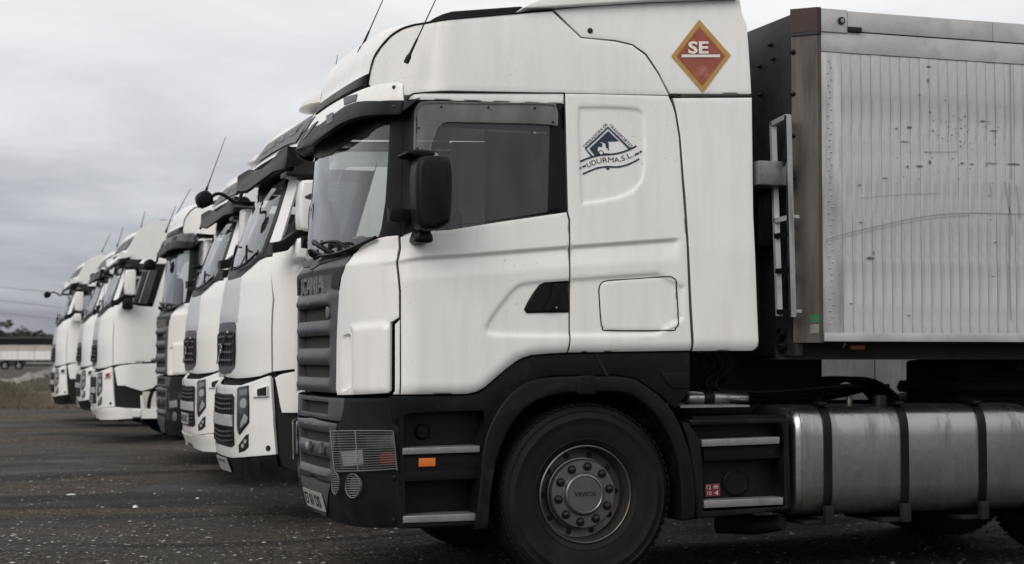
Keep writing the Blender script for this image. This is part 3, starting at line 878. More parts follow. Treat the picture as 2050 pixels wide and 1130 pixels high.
# ---- glass and pillars
hole_px = [(834, 223), (838, 213), (848, 209), (1092, 212), (1101, 216), (1105, 226), (1103, 253), (1098, 424), (905, 455.5), (836, 465.5), (832, 300)]
panel('window_frame', S, [(807, 204), (1130.5, 209.5), (1136, 422.5), (1000, 442), (799, 471.5), (803, 330)], M['black'], door, off=-.006, g=.04, holes=[S.uv(hole_px)], mirror=None)
panel('window_frame', S, [(807, 204), (1130.5, 209.5), (1136, 422.5), (1000, 442), (799, 471.5), (803, 330)], M['black'], door_far, off=-.006, g=.04, holes=[S.uv(hole_px)])[0]
for o in [c for c in door_far.children]:
    if np.array([v.co for v in o.data.vertices])[:, 1].mean() + T1LOC[1] < YC: bpy.data.objects.remove(o)
gp = panel('window_glass', S, [(830, 206), (1110, 208), (1108, 428), (905, 462), (830, 472)], M['glass'], T1, off=-.014, g=.08, thick=0, drop=0)
gp[0].parent = door; gp[1].parent = door_far
panel('a_pillar', S, [(781, 200), (808, 203), (803.5, 330), (799.5, 471), (775, 473), (755, 478), (762, 455), (770, 400), (776, 300)], M['black'], T1, g=.04, off=-.004)
wsn = [(780, 205), (778, 300), (772, 400), (764, 455), (752, 482), (720, 496), (680, 509), (645, 518)]
panel('windscreen', S, wsn + [('c', 525), ('az', -1.5, 2.92)], M['screen'], T1, off=-.006, g=.06, thick=0, drop=0, mirror='join')
panel('windscreen_top_band', S, [(777, 238), (750, 251), (724, 266), ('az', -1.25, 2.665), ('az', -1.5, 2.645), ('az', -1.5, 2.93), (781, 195)], M['black'], T1, off=.004, g=.06, thick=.01, mirror='join')
cow = panel('wiper_cowl', S, [(768, 474.5), (745, 481), (715, 494), (690, 502), (650, 513), ('c', 520), ('c', 541), (640, 530), (672, 521), (701, 512), (711, 504), (724, 494), (740, 484), (757, 477)], M['black'], T1, off=.006, g=.04, thick=.04, mirror='join')
# smoked wind deflector over the door window
wd = [(831, 301), (833, 235), (836, 218), (848, 207), (1095, 210), (1108, 216), (1112, 228), (1112, 253), (1101, 251), (1060, 248.5), (897, 245), (884, 248), (874, 258), (866, 278), (860, 302)]
w1, w2 = panel('wind_deflector', S, wd, M['tint'], T1, off=.022, g=.04, thick=.012)
w1.parent = door; w2.parent = door_far
o = surfline('deflector_edge', S, [(831, 301), (833, 235), (836, 218), (848, 207.5), (960, 208.5), (1095, 210), (1108, 216), (1112, 228), (1112, 253)], .006, M['tint'], door, off=.024, mirror=False)
for px, py in ((838, 258), (836, 299), (881, 216), (975, 217), (1068, 218), (1104, 246)): bolt(S, px, py, .006, M['nut'], door, off=.026)

# ---- door handle
hp = [(1050, 620), (1056, 607), (1066, 590), (1074, 579), (1081, 570), (1090, 565.5), (1138, 562), (1139, 625.5), (1055, 627)]
hb = panel('handle_recess', S, hp, M['black'], T1, off=.009, g=.02, mirror=None)
hb.parent = door
hg = [(1086, 620), (1096, 608), (1104, 590), (1106, 570), (1116, 567), (1121, 574), (1119, 600), (1112, 618), (1100, 625)]
o = panel('door_handle', S, hg, M['dark'], T1, off=.026, g=.03, rnd_=1, thick=.03, mirror=None); o.parent = door
o = bolt(S, 1112, 616, .006, M['chrome'], door, off=.026, name='lock_barrel')

# ---- grille
ga = lambda x, y: float(S.inv(x, y)[0])
aN = ga(660, 640)
zl = [(1.662, 1.575), (1.484, 1.405), (1.302, 1.224)]
pts = [('c', 541), (640, 530.5), (672, 521), (703, 511), (692, 532), (684, 553), (678, 587), (674, 664), (672, 787), ('az', -1.5, 1.135)]
for hi, lo in zl[::-1]:
    pts += [('az', -1.5, lo), ('az', aN - .01, lo), ('az', aN, lo + .01), ('az', aN, hi - .01), ('az', aN - .01, hi), ('az', -1.5, hi)]
def gdisp(a, z):
    r = np.zeros_like(z)
    tops = [1.575, 1.405, 1.224]; bots = [1.484, 1.302, 1.135]
    w = np.clip((aN + .03 - a) / .03, 0, 1)
    for t_, b_ in zip(tops, bots):
        v = (t_ - z) / (t_ - b_); r += np.where((v > 0) & (v < 1), .016 * sstep(v / .5) * sstep((1 - v) / .3), 0)
    v = (1.75 - z) / (1.75 - 1.662); r += np.where((v > 0) & (v < 1), .02 * sstep(v / .6) * sstep((1 - v) / .2), 0)
    # recess that carries the badge, and the crease above it
    zb = np.where(z > 1.66, np.exp(-((z - 1.865) / .012) ** 2) * -.012 - .012 * sstep((z - 1.735) / .02) * sstep((1.868 - z) / .02), 0)
    return r * w + zb * np.clip((-.75 - a) / .12, 0, 1)
grille = panel('grille', S, pts, M['grey'], T1, off=.0, g=.02, thick=.05, disp=gdisp, mirror='join')
panel('grille_mesh', S, [('az', -1.5, 1.14), ('az', aN + .08, 1.14), ('az', aN + .08, 1.70), ('az', -1.5, 1.70)], M['mesh'], grille, off=-.045, g=.06, thick=0, drop=0, mirror='join')
pk = panel('grille_pocket', S, [(663, 578), (664, 552), (670, 543), (680, 536), (693, 531), (686, 548), (681, 562), (677.5, 579)], M['mesh'], T1, off=.003, g=.03, thick=.006)
for p in pk: p.parent = grille
def frontx(Sf):
    ta = np.linspace(-Sf.La, 0, 400)
    def f(y, z):
        yy = y if y < Sf.yc else 2 * Sf.yc - y
        P = Sf.P(ta, np.full(400, z)); return float(np.interp(yy, P[::-1, 1], P[::-1, 0]))
    return f
_fx = frontx(S)
letters('SCANIA', .66, .105, YC, 1.803, _fx, M['letter'], grille, off=.004, depth=.02)
o = panel('grille_emblem', S, [(655, 617), (658, 613), (661, 618), (661, 634), (658, 639), (655, 634)], M['letter'], T1, off=.012, g=.03, thick=.02, rnd_=1, mirror=None); o.parent = grille

# ---- bumper
bmp = panel('bumper', SB, [(692, 798), (778, 797), (784, 820), (788, 847), (800, 862), (803, 950), (803, 1056), (734, 1057), (706, 1054), (680, 1048), (654, 1036), ('c', 1006), ('c', 955), (640, 962), (668, 968), (670, 900), (677, 848), (684, 845)], M['dark'], T1, off=0, g=.025, thick=.05, mirror='join')
panel('bumper_backing', SB, [('c', 792), (780, 796), (802, 862), (802, 1050), ('c', 1000)], M['void'], T1, off=-.07, g=.08, thick=0, drop=0, mirror='join')
aB = float(SB.inv(657, 815)[0])
z1, z2 = SB.cz(802), SB.cz(826)
bg1 = panel('upper_bumper_grille', SB, [('c', 793), (640, 795), (690, 798), (687, 822), (682, 844), (640, 838), ('c', 834), ('az', -1.5, z2), ('az', aB, z2), ('az', aB, z1), ('az', -1.5, z1)], M['grey'], T1, off=.002, g=.03, thick=.05, mirror='join')
panel('grille_mesh', SB, [('az', -1.5, z2 - .02), ('az', aB + .05, z2 - .02), ('az', aB + .05, z1 + .02), ('az', -1.5, z1 + .02)], M['mesh'], bg1, off=-.04, g=.06, thick=0, drop=0, mirror='join')
aC = float(SB.inv(661, 900)[0])
za, zb_, zc_, zd = SB.cz(861), SB.cz(881), SB.cz(911), SB.cz(931)
def bdisp(a, z):
    r = np.zeros_like(z)
    for t_, b_ in ((SB.cz(836), za), (zb_, zc_), (zd, SB.cz(953))):
        v = (t_ - z) / (t_ - b_); r += np.where((v > 0) & (v < 1), .016 * sstep(v / .45) * sstep((1 - v) / .35), 0)
    return r * np.clip((aC + .04 - a) / .06, .25, 1)
bg2 = panel('bumper_grille', SB, [('c', 837), (640, 842), (676, 849), (670, 900), (667, 966), (640, 960), ('c', 953), ('az', -1.5, zd), ('az', aC, zd), ('az', aC, zc_), ('az', -1.5, zc_), ('az', -1.5, zb_), ('az', aC, zb_), ('az', aC, za), ('az', -1.5, za)], M['grey'], T1, off=.004, g=.025, thick=.05, disp=bdisp, mirror='join')
panel('grille_mesh', SB, [('az', -1.5, zd - .02), ('az', aC + .05, zd - .02), ('az', aC + .05, za + .02), ('az', -1.5, za + .02)], M['mesh'], bg2, off=-.035, g=.06, thick=0, drop=0, mirror='join')
lp = panel('bumper_lower_panel', SB, [('c', 957), (640, 964), (664, 971), (659, 990), (655, 1034), (640, 1026), ('c', 1003)], M['grey'], T1, off=.010, g=.04, thick=.03, mirror='join')
# number plate
_fb = frontx(SB)
def nplate(parent, yc, zc, w, h, fx, txt, name='number_plate'):
    V = []; n = 8; Fc = []
    for i in range(n + 1):
        y = yc + w * (.5 - i / n)
        for z in (zc - h / 2, zc + h / 2):
            x = fx(y, z); V += [(x - .028, y, z), (x - .016, y, z)]
    for i in range(n):
        a, b = i * 4, i * 4 + 4
        Fc += [(a, b, b + 2, a + 2), (a + 1, a + 3, b + 3, b + 1), (a + 2, b + 2, b + 3, a + 3), (a, a + 1, b + 1, b)]
    Fc += [(0, 2, 3, 1), (4 * n, 4 * n + 1, 4 * n + 3, 4 * n + 2)]
    p = mk(name, V, Fc, M['plate'], parent, smooth=False)
    bm = bmesh.new(); bm.from_mesh(p.data); bmesh.ops.recalc_face_normals(bm, faces=bm.faces); bm.to_mesh(p.data); bm.free()
    letters(txt, w * .86, h * .66, yc, zc, fx, M['nut'], p, off=.030, bold=.02, name='plate_characters', depth=.003)
    return p
nplate(T1, YC, SB.cz(1000), .52, .115, _fb, 'E7 01 DS')

# ---- headlight with wire guard
def headlight(Sf, outline, parent, m='dark'):
    a, b = panel('headlight', Sf, outline, M['lampglass'], parent, off=.012, g=.05, thick=.02)
    return a, b
hl, hl2 = headlight(SB, [(674, 866), (720, 864), (790, 866), (797, 935), (740, 941), (682, 939)], T1)
rf = panel('reflector_housing', SB, [(674, 866), (720, 864), (790, 866), (797, 935), (740, 941), (682, 939)], M['nut'], T1, off=.002, g=.04, thick=.004); rf[0].parent = hl; rf[1].parent = hl2
rf = panel('reflector', SB, [(683, 904), (727, 900), (729, 930), (689, 934)], M['paper'], T1, off=.008, g=.03, thick=.006); rf[0].parent = hl; rf[1].parent = hl2  # matt white stands in for sky caught by the chrome reflector
rf = panel('reflector', SB, [(733, 873), (787, 871), (790, 897), (734, 899)], M['letter'], T1, off=.008, g=.03, thick=.006); rf[0].parent = hl; rf[1].parent = hl2
rf = panel('indicator_lens', SB, [(760, 906), (790, 904), (793, 930), (763, 933)], M['redlens'], T1, off=.008, g=.03, thick=.006, rnd_=1); rf[0].parent = hl; rf[1].parent = hl2
g = Geo()
NW = 17
for i in range(NW):
    t = i / (NW - 1)
    Lp = np.array([671, 864]) * (1 - t) + np.array([680, 943]) * t; Rp = np.array([793, 863]) * (1 - t) + np.array([800, 938]) * t
    mids = [Lp * (1 - s) + Rp * s + np.array([0, 2.5 * math.sin(math.pi * s) * (t - .3)]) for s in np.linspace(0, 1, 7)]
    U = SB.uv([tuple(p) for p in mids]); Q = SB.P(U[:, 0], U[:, 1]) + SB.N(U[:, 0], U[:, 1]) * .035
    g.tube(Q, .0019 if 0 < i < NW - 1 else .0036, 5)
for xa, xb in ((672, 680), (721, 727), (793, 800)):
    U = SB.uv([(xa + (xb - xa) * s, 863 + 79 * s) for s in np.linspace(0, 1, 5)]); Q = SB.P(U[:, 0], U[:, 1]) + SB.N(U[:, 0], U[:, 1]) * .033
    g.tube(Q, .004, 5)
gd = g.build('headlight_guard', M['wire'], T1); gd.parent = hl
gm = copy_tree(gd, hl2)
me = gd.data.copy(); V = np.array([v.co for v in me.vertices]); V[:, 1] *= -1
for v, c in zip(me.vertices, V): v.co = c
gm.data = me
for cx_, cy_, rx, ry in ((713, 973, 15, 24), (678, 968, 7.5, 22)):
    ring = [(cx_ + rx * math.cos(t), cy_ + ry * math.sin(t)) for t in np.linspace(0, 2 * math.pi, 22)[:-1]]
    fl = panel('fog_lamp', SB, [(cx_ + (p[0] - cx_) * .86, cy_ + (p[1] - cy_) * .86) for p in ring], M['letter'] if cx_ > 700 else M['mesh'], T1, off=.004, g=.03, thick=.01)
    g = Geo()
    U = SB.uv(ring + ring[:1]); Q = SB.P(U[:, 0], U[:, 1]) + SB.N(U[:, 0], U[:, 1]) * .02
    g.tube(Q, .0045, 6)
    for k in range(-4, 5):
        s = k / 5; hw = math.sqrt(1 - s * s)
        U = SB.uv([(cx_ + rx * hw * q, cy_ + ry * s) for q in (-1, -.33, .33, 1)]); Q = SB.P(U[:, 0], U[:, 1]) + SB.N(U[:, 0], U[:, 1]) * .022
        g.tube(Q, .003, 5)
    o = g.build('lamp_guard', M['wire'], T1); o.parent = fl[0]
for px, py in ((789, 957), (789, 1042)): bolt(SB, px, py, .016, M['black'], T1)
panel('bumper_catch', SB, [(626, 884), (633, 883), (633, 898), (626, 899)], M['letter'], T1, off=.05, g=.04, mirror=None)
panel('bumper_catch', SB, [(652, 888), (658, 886), (658, 906), (652, 908)], M['letter'], T1, off=.05, g=.04, mirror=None)

# ---- steps, mudguard
FAR = 2 * YC
def both(fn):                        # fn(flag, yf): yf maps a near-side y to either side
    fn(lambda y: y); 
pan = [(779, 794), (930, 792), (958, 787), (976, 777), (1000, 755), (1038, 723), (1068, 712), (1140, 708), (1381, 704.5), (1382, 783), (1352, 819), (1318, 788), (1271, 757), (1231, 751), (1107, 753), (1060, 761), (1020, 788), (990, 832), (972, 879), (969, 823), (900, 824), (821, 829), (804, 837), (801, 861), (788, 846)]
pslab('mudguard_panel', pan, .072, .03, M['dark'], T1, rad=.006, mirror=YC)
pslab('step_well', [(790, 820), (985, 812), (990, 1058), (796, 1058)], .20, .02, M['black'], T1, mirror=YC)
pslab('step_well_side', [(801, 838), (808, 835), (812, 1054), (803, 1056)], .03, .17, M['dark'], T1, mirror=YC)
pslab('step_riser', [(808, 912), (961, 906), (958, 959), (808, 965)], .045, .03, M['dark'], T1, rad=.006, mirror=YC)
pslab('step_riser_lip', [(808, 946), (958, 940), (957, 959), (808, 965)], .036, .03, M['dark'], T1, rad=.004, mirror=YC)
pslab('step_tread', [(807, 898), (961, 893), (961, 906), (807, 911)], .01, .18, M['tread'], T1, rad=.004, mirror=YC)
pslab('step_tread', [(808, 1034), (953, 1028), (953, 1043), (808, 1048)], .01, .18, M['tread'], T1, rad=.004, mirror=YC)
pslab('step_bottom', [(804, 1048), (955, 1043), (952, 1052), (804, 1058)], .02, .2, M['dark'], T1, rad=.004, mirror=YC)
mk_ = pslab('side_marker', [(839, 918), (872, 917), (872, 934), (839, 935)], .030, .02, M['orange'], T1, rad=.003)
c = on_y(847, 865, .17)
Geo().lathe([(.045, .03), (.045, .012), (.04, .004), (.036, .0), (.034, .004), (.0005, .004)], (c[0], c[1], c[2]), 'y', 24).build('filler_cap', M['dark'], T1)
Geo().box((c[0] - .03, c[1] - .006, c[2] - .006), (c[0] + .03, c[1] + .01, c[2] + .006), .003).build('filler_cap_grip', M['dark'], T1)
inner = [(978, 1060), (981, 1020), (984, 991), (988, 960), (994, 927), (1004, 896), (1016, 867), (1032, 842), (1052, 819), (1075, 804), (1099, 795), (1125, 789), (1151, 787), (1185, 786), (1215, 786), (1240, 787), (1263, 791), (1283, 803), (1302, 819), (1320, 840), (1334, 863), (1345, 886), (1354, 911), (1359, 935), (1362, 959), (1365, 1000), (1366, 1044)]
outer = [(953, 1062), (957, 1010), (962, 959), (966, 915), (972, 879), (980, 855), (990, 835), (1004, 811), (1020, 791), (1039, 775), (1060, 764), (1083, 758), (1107, 756), (1130, 754.5), (1151, 754), (1190, 754), (1231, 754), (1252, 756), (1271, 760), (1296, 774), (1318, 791), (1336, 809), (1350, 827), (1361, 849), (1370, 871), (1378, 895), (1384, 919), (1389, 950), (1392, 983), (1393, 1012), (1392, 1040)]
pslab('wheel_arch', outer + inner[::-1], -.025, .36, M['dark'], T1, rad=.014, mirror=YC)
pslab('arch_clip', [(1156, 753), (1192, 752), (1193, 790), (1157, 790)], -.032, .05, M['dark'], T1, rad=.006)
pslab('arch_seam', [(1190, 708), (1194, 708), (1219, 752), (1214, 752)], .069, .01, M['void'], T1)
surf_line = pxz([(1325, 748), (1382, 747)], .05)
pslab('mudguard_step', [(1324, 747), (1380, 746), (1380, 778), (1346, 778), (1334, 766)], .064, .01, M['dark'], T1, rad=.004)
# liner over the wheel
arch_c = on_y(1178, 990, .06)
g = Geo().lathe([(.60, .08), (.60, .62)], arch_c, 'y', 40, a0=-.15, a1=math.pi + .15)
g.build('arch_liner', M['void'], T1)

# ---- front wheels
wc = on_y(1178, 990, .0); wc = np.array([wc[0], .02, .54])
make_wheel(T1, wc, True, word='SCANIA')
make_wheel(T1, (wc[0], FAR - .02, .54), False, flip=True)

# ---- chassis
g = Geo()
for y in (.82, 1.58): g.box((-1.2, y, .78), (5.6, y + .1, 1.04))
for x in (-.9, .9, 2.2, 3.2, 4.6): g.box((x, .92, .80), (x + .1, 1.58, 1.0))
g.box((-.14 + wc[0], .3, .46), (.14 + wc[0], 2.2, .62)); g.box((-1.1, .6, .40), (-.9, 1.9, .8))
g.box((-.9, .7, 1.0), (.9, 1.8, 1.16)); g.box((-1.0, .75, .5), (.4, 1.75, .8))
g.build('chassis', M['chassis'], T1, smooth=False)
rw = wc[0] + 3.70
for y, fl in ((.03, False), (.36, False), (FAR - .03, True), (FAR - .36, True)): make_wheel(T1, (rw, y, .54), False, flip=fl)
g = Geo().box((rw - .15, .4, .42), (rw + .15, 2.1, .66), .03); g.build('rear_axle', M['chassis'], T1)
g = Geo().lathe([(.0, 0), (.50, 0), (.52, .03), (.5, .08), (.0, .1)], (rw - .25, YC, 1.10), 'z', 40); g.build('fifth_wheel', M['chassis'], T1)
xa_, xb_ = float(on_y(1384, 750, .9)[0]), float(on_y(1648, 750, .9)[0])
Geo().box((xa_ - .3, .9, 1.04), (xb_, 1.6, 1.47), .03).build('dark_block_front', M['void'], T1)  # added black block, stands in for the deep shade behind the cab
Geo().box((float(on_y(1812, 750, 1.6)[0]), .9, 1.04), (5.4, 1.6, 1.33), .03).build('dark_block_rear', M['void'], T1)  # second added block, keeps the space under the trailer black
# things between cab and trailer: air tank, deck plate, hoses
A = on_y(1372, 798, .42); B = on_y(1496, 797, .42)
Geo().tube([A, A + (.02, 0, 0), B - (.02, 0, 0), B], [.03, .045, .045, .03], 20).build('air_tank', M['alu'], T1)
A = on_y(1378, 798, .36)
Geo().tube([A + (.12, .06, 0), A + (.19, .06, 0)], .05, 20).build('tank_clamp', M['black'], T1)
pslab('deck_plate', [(1362, 812), (1500, 811), (1501, 815), (1362, 817)], .12, .6, M['tread'], T1)
g = Geo().box((on_y(1365, 830, .3)[0], .14, .86), (5.2, .55, .99)); g.build('frame_side_box', M['black'], T1, smooth=False)
for k in range(9):
    y = .5 + .07 * k
    a = on_y(1395 + 6 * k, 706, y); b = on_y(1412 + 7 * k, 745 + 3 * (k % 3), y); c_ = on_y(1425 + 8 * k, 775, y + .05); d = on_y(1520 + 16 * k, 785 + 5 * (k % 4), y + .1); e = on_y(1700 + 10 * k, 772, y + .1)
    Geo().tube(catmull([a, b, c_, d, e], 5), .012, 6).build('air_hose', M['rubber'], T1)
for k in range(3):
    g = Geo(); P = []
    base = on_y(1412 + 10 * k, 706, .42)
    for t in np.linspace(0, 1, 26): P.append(base + np.array([.05 * math.sin(6.3 * t) + .03 * k, .02 * math.cos(9 * t), -.27 * t]))
    g.tube(P, .008, 6).build('coiled_hose', M['rubber'], T1)

# ---- rear step box, tank, exhaust
pslab('rear_step_backing', [(1372, 846), (1575, 838), (1582, 1010), (1398, 1036)], .17, .3, M['black'], T1, mirror=YC)
pslab('rear_step_frame', [(1394, 1040), (1386, 950), (1376, 880), (1366, 846), (1378, 846), (1402, 880), (1408, 940), (1409, 1024), (1572, 1014), (1568, 860), (1562, 848), (1385, 853), (1379, 842), (1570, 836), (1578, 842), (1585, 1012), (1580, 1022)], .015, .16, M['dark'], T1, rad=.01, mirror=YC)
pslab('step_tread', [(1406, 881), (1561, 875), (1561, 889), (1407, 895)], .005, .13, M['tread'], T1, rad=.004, mirror=YC)
pslab('step_riser', [(1408, 895), (1561, 889), (1566, 918), (1409, 924)], .06, .04, M['dark'], T1, rad=.006, mirror=YC)
pslab('step_tread', [(1410, 1003), (1568, 996), (1568, 1011), (1411, 1018)], .005, .13, M['tread'], T1, rad=.004, mirror=YC)
st = pslab('warning_sticker', [(1411, 970), (1441, 968), (1442, 993), (1412, 995)], .162, .006, M['redlabel'], T1)
for k, tx in enumerate(('12', 'HH', '4', '10')):
    V, Fc = text_geo(tx)
    bx = [(1415, 972), (1429, 971), (1430, 983), (1416, 984)][k]
    P2 = [(bx[0] + v[0] * 8, bx[1] + (1 - v[1]) * 8) for v in V]
    mk('sticker_print', [on_y(p[0], p[1], .159) for p in P2], Fc, M['whiteprint'], st, smooth=False)
c = on_y(1474, 966, .155)
Geo().lathe([(.085, .02), (.085, .004), (.075, .0), (.07, .006), (.0005, .006)], c, 'y', 28).build('filter_cap', M['black'], T1)

tx0, tx1 = on_y(1592, 900, .02)[0], on_y(2078, 900, .02)[0]
tz0, tz1 = .36, 1.045
ty0, ty1 = .02, .70
def tankring(x, sc):
    R = []
    yc_, zc = (ty0 + ty1) / 2, (tz0 + tz1) / 2; hy, hz = (ty1 - ty0) / 2 - (1 - sc), (tz1 - tz0) / 2 - (1 - sc)
    for k in range(48):
        t = 2 * math.pi * k / 48; c, s_ = math.cos(t), math.sin(t); e = 2 / 5.0
        R.append((x, yc_ + hy * abs(c) ** e * (1 if c > 0 else -1), zc + hz * abs(s_) ** e * (1 if s_ > 0 else -1)))
    return R
secs = [(tx0, .945), (tx0 + .006, .972), (tx0 + .02, .99), (tx0 + .045, 1.0), (tx0 + .055, .996), (tx0 + .065, 1.0)]
secs += [(x, 1.0) for x in np.linspace(tx0 + .15, tx1 - .15, 6)] + [(tx1 - .045, 1.0), (tx1 - .02, .99), (tx1 - .006, .972), (tx1, .945)]
V = []; Fc = []
for x, sc in secs: V += tankring(x, sc)
for i in range(len(secs) - 1):
    for k in range(48): Fc.append((i * 48 + k, i * 48 + (k + 1) % 48, (i + 1) * 48 + (k + 1) % 48, (i + 1) * 48 + k))
Fc += [tuple(range(47, -1, -1)), tuple((len(secs) - 1) * 48 + k for k in range(48))]
tank = mk('fuel_tank', V, Fc, M['alu'], T1)
for px in (1659, 1813, 1969):
    xx = on_y(px, 920, .01)[0]; w = .052
    V = []; Fc = []
    for x in (xx - w / 2, xx + w / 2):
        for d in (1.0, 1.011):
            V += tankring(x, d)
    n = 48
    for k in range(n):
        j = (k + 1) % n
        Fc += [(n + k, 3 * n + k, 3 * n + j, n + j), (k, n + k, n + j, j), (2 * n + k, 2 * n + j, 3 * n + j, 3 * n + k)]
    mk('tank_strap', V, Fc, M['black'], tank)
    Geo().box((xx - .03, -.004, .315), (xx + .03, .04, .43), .006).box((xx - .16, .03, .315), (xx + .03, .5, .34), .006).build('strap_bracket', M['chassis'], tank)
    Geo().box((xx - .03, .07, 1.045), (xx + .03, .16, 1.072), .01).build('strap_buckle', M['black'], tank)
c = on_y(1761, 818, .16)
Geo().lathe([(.052, -.02), (.052, .02), (.046, .03), (.046, .062), (.04, .07), (.0005, .072)], (c[0], .16, 1.04), 'z', 24).build('tank_cap', M['dark'], tank)
c = on_y(1700, 808, .3)
Geo().lathe([(.02, -.02), (.02, .04), (.012, .05), (.0005, .05)], (c[0], .3, 1.05), 'z', 14).build('tank_sender', M['rim'], tank)
A = on_y(1440, 1040, .5); B = on_y(1515, 1052, .32); C_ = on_y(1566, 1046, .16)
Geo().tube([A, B, C_], [.09, .06, .05], 20).build('exhaust_pipe', M['chassis'], T1)
g = Geo(); g.tube([C_ - (C_ - B) * .01, C_ + (C_ - B) / np.linalg.norm(C_ - B) * .004], .044, 20); g.build('exhaust_mouth', M['void'], T1)
g = Geo().box((on_y(1395, 1030, .3)[0], .3, .42), (on_y(1590, 1030, .3)[0], .8, .80), .05); g.build('silencer', M['chassis'], T1)
g = Geo().box((tx0, FAR - .70, tz0), (tx1, FAR - .02, tz1), .08); g.build('far_fuel_tank', M['alu'], T1)

# ---- visor
vw = panel('visor', SV, [(807, 176), (806, 169), (799, 165), (768, 167.5), (730, 177), (700, 190), ('az', -1.5, 2.96), ('az', -1.5, 2.835), (690, 213), (716, 204), (760, 202.5), (808, 201.5)], M['white'], T1, off=.0, g=.03, thick=.02, mirror='join')
vd = panel('visor_lower_band', SV, [(807.5, 202), (760, 203), (716, 204.5), (690, 213.5), ('az', -1.5, 2.833), ('az', -1.5, 2.70), (683, 247), (703, 239), (724, 233), (768, 229.5), (797, 229.5), (804, 226)], M['dark'], T1, off=.004, g=.03, thick=.03, mirror='join')
vl = panel('visor_marker_lamp', SV, [(689, 197), (716, 189.5), (713.5, 203), (690, 211)], M['grey'], T1, off=.008, g=.03, thick=.01)
vl2 = panel('visor_marker_lamp', SV, [(655, 233), (668, 226), (668, 245), (655, 252)], M['grey'], T1, off=.010, g=.03, thick=.01)
bolt(SV, 789, 175, .011, M['nut'], T1); bolt(SV, 789, 214, .011, M['nut'], T1)
# dark underside between visor and glass
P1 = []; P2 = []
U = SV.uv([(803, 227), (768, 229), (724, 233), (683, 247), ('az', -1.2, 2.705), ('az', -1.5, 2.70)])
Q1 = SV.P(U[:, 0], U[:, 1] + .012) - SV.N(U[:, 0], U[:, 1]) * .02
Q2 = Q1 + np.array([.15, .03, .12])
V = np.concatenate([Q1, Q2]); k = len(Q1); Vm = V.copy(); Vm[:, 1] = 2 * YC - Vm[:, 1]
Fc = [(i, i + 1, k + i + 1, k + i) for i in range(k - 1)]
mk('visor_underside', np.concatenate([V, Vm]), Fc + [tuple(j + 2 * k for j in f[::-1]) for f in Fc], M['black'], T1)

# ---- mirrors
def mirror_body(parent, pts, Y, thick, m, rad=.035):
    P = chaikin(pxz(pts, Y), 1)
    return slab('mirror_housing', P, Y, thick, m, parent, rad=rad, seg=4)
for sgn in (0, 1):
    yy = (lambda y, t: y) if sgn == 0 else (lambda y, t: FAR - y - t)
    mp = [(838, 318), (851, 310), (895, 311), (906, 322), (909, 360), (906, 440), (900, 450), (876, 462), (846, 460), (837, 436), (834, 360)]
    P = chaikin(pxz(mp, -.24), 1)
    mh = slab('mirror_housing', P, yy(-.24, .19), .19, M['black'], T1, rad=.04, seg=4)
    P = chaikin(pxz([(810, 303), (830, 301), (862, 304), (868, 312), (850, 318), (825, 315), (809, 311)], -.1), 1)
    slab('mirror_arm', P, yy(-.16, .22), .22, M['black'], mh, rad=.01)
    P = chaikin(pxz([(836, 458), (858, 460), (866, 478), (862, 488), (832, 488), (826, 480)], -.06), 1)
    slab('mirror_foot', P, yy(-.10, .15), .15, M['black'], mh, rad=.02)
    P = pxz([(780, 416), (824, 419), (823, 442), (800, 446), (780, 443)], .0)
    slab('grab_box', P, yy(.0, .06), .06, M['black'], T1, rad=.01)

# ---- antennas
def antenna(parent, base, tip, r=.0045, stub=.13):
    b, t = np.array(base), np.array(tip); d = (t - b); L = np.linalg.norm(d); d = d / L
    g = Geo().tube([b - d * .03, b + d * .01, b + d * .025, b + d * stub], [.016, .016, .009, .006], 10)
    g.tube([b + d * stub * .9, t], [r, r * .6], 6)
    return g.build('antenna', M['black'], parent)
antenna(T1, on_y(723, 99, 1.0), on_y(778, -26, 1.0))
antenna(T1, on_y(817, 117, .055), on_y(890, -38, .055))

# ---- wipers
def wiper(parent, Sf, pts, r, off):
    U = Sf.uv(pts); Q = Sf.P(U[:, 0], U[:, 1]) + Sf.N(U[:, 0], U[:, 1]) * np.array(off)[:, None]
    return Geo().tube(catmull(Q, 4), r, 6).build('wiper_arm', M['black'], parent)
wiper(T1, S, [(706, 502), (692, 488), (680, 486), (664, 488), (648, 494)], .011, [.02, .04, .05, .05, .04])
wiper(T1, S, [(672, 508), (662, 496), (650, 487), (645, 490)], .016, [.02, .07, .07, .05])
wiper(T1, S, [(650, 512), (640, 505), (625, 506), (615, 508)], .012, [.02, .06, .06, .05])
wiper(T1, S, [(628, 520), (622, 509), (616, 502)], .016, [.02, .06, .07])
for p in ((703, 500), (650, 490), (628, 512), (668, 497)): bolt(S, p[0], p[1], .026, M['black'], T1, off=.02, name='wiper_pivot')
wiper(T1, S, [(760, 477), (715, 498), (680, 510), (650, 518), (626, 527)], .012, [.03] * 5)

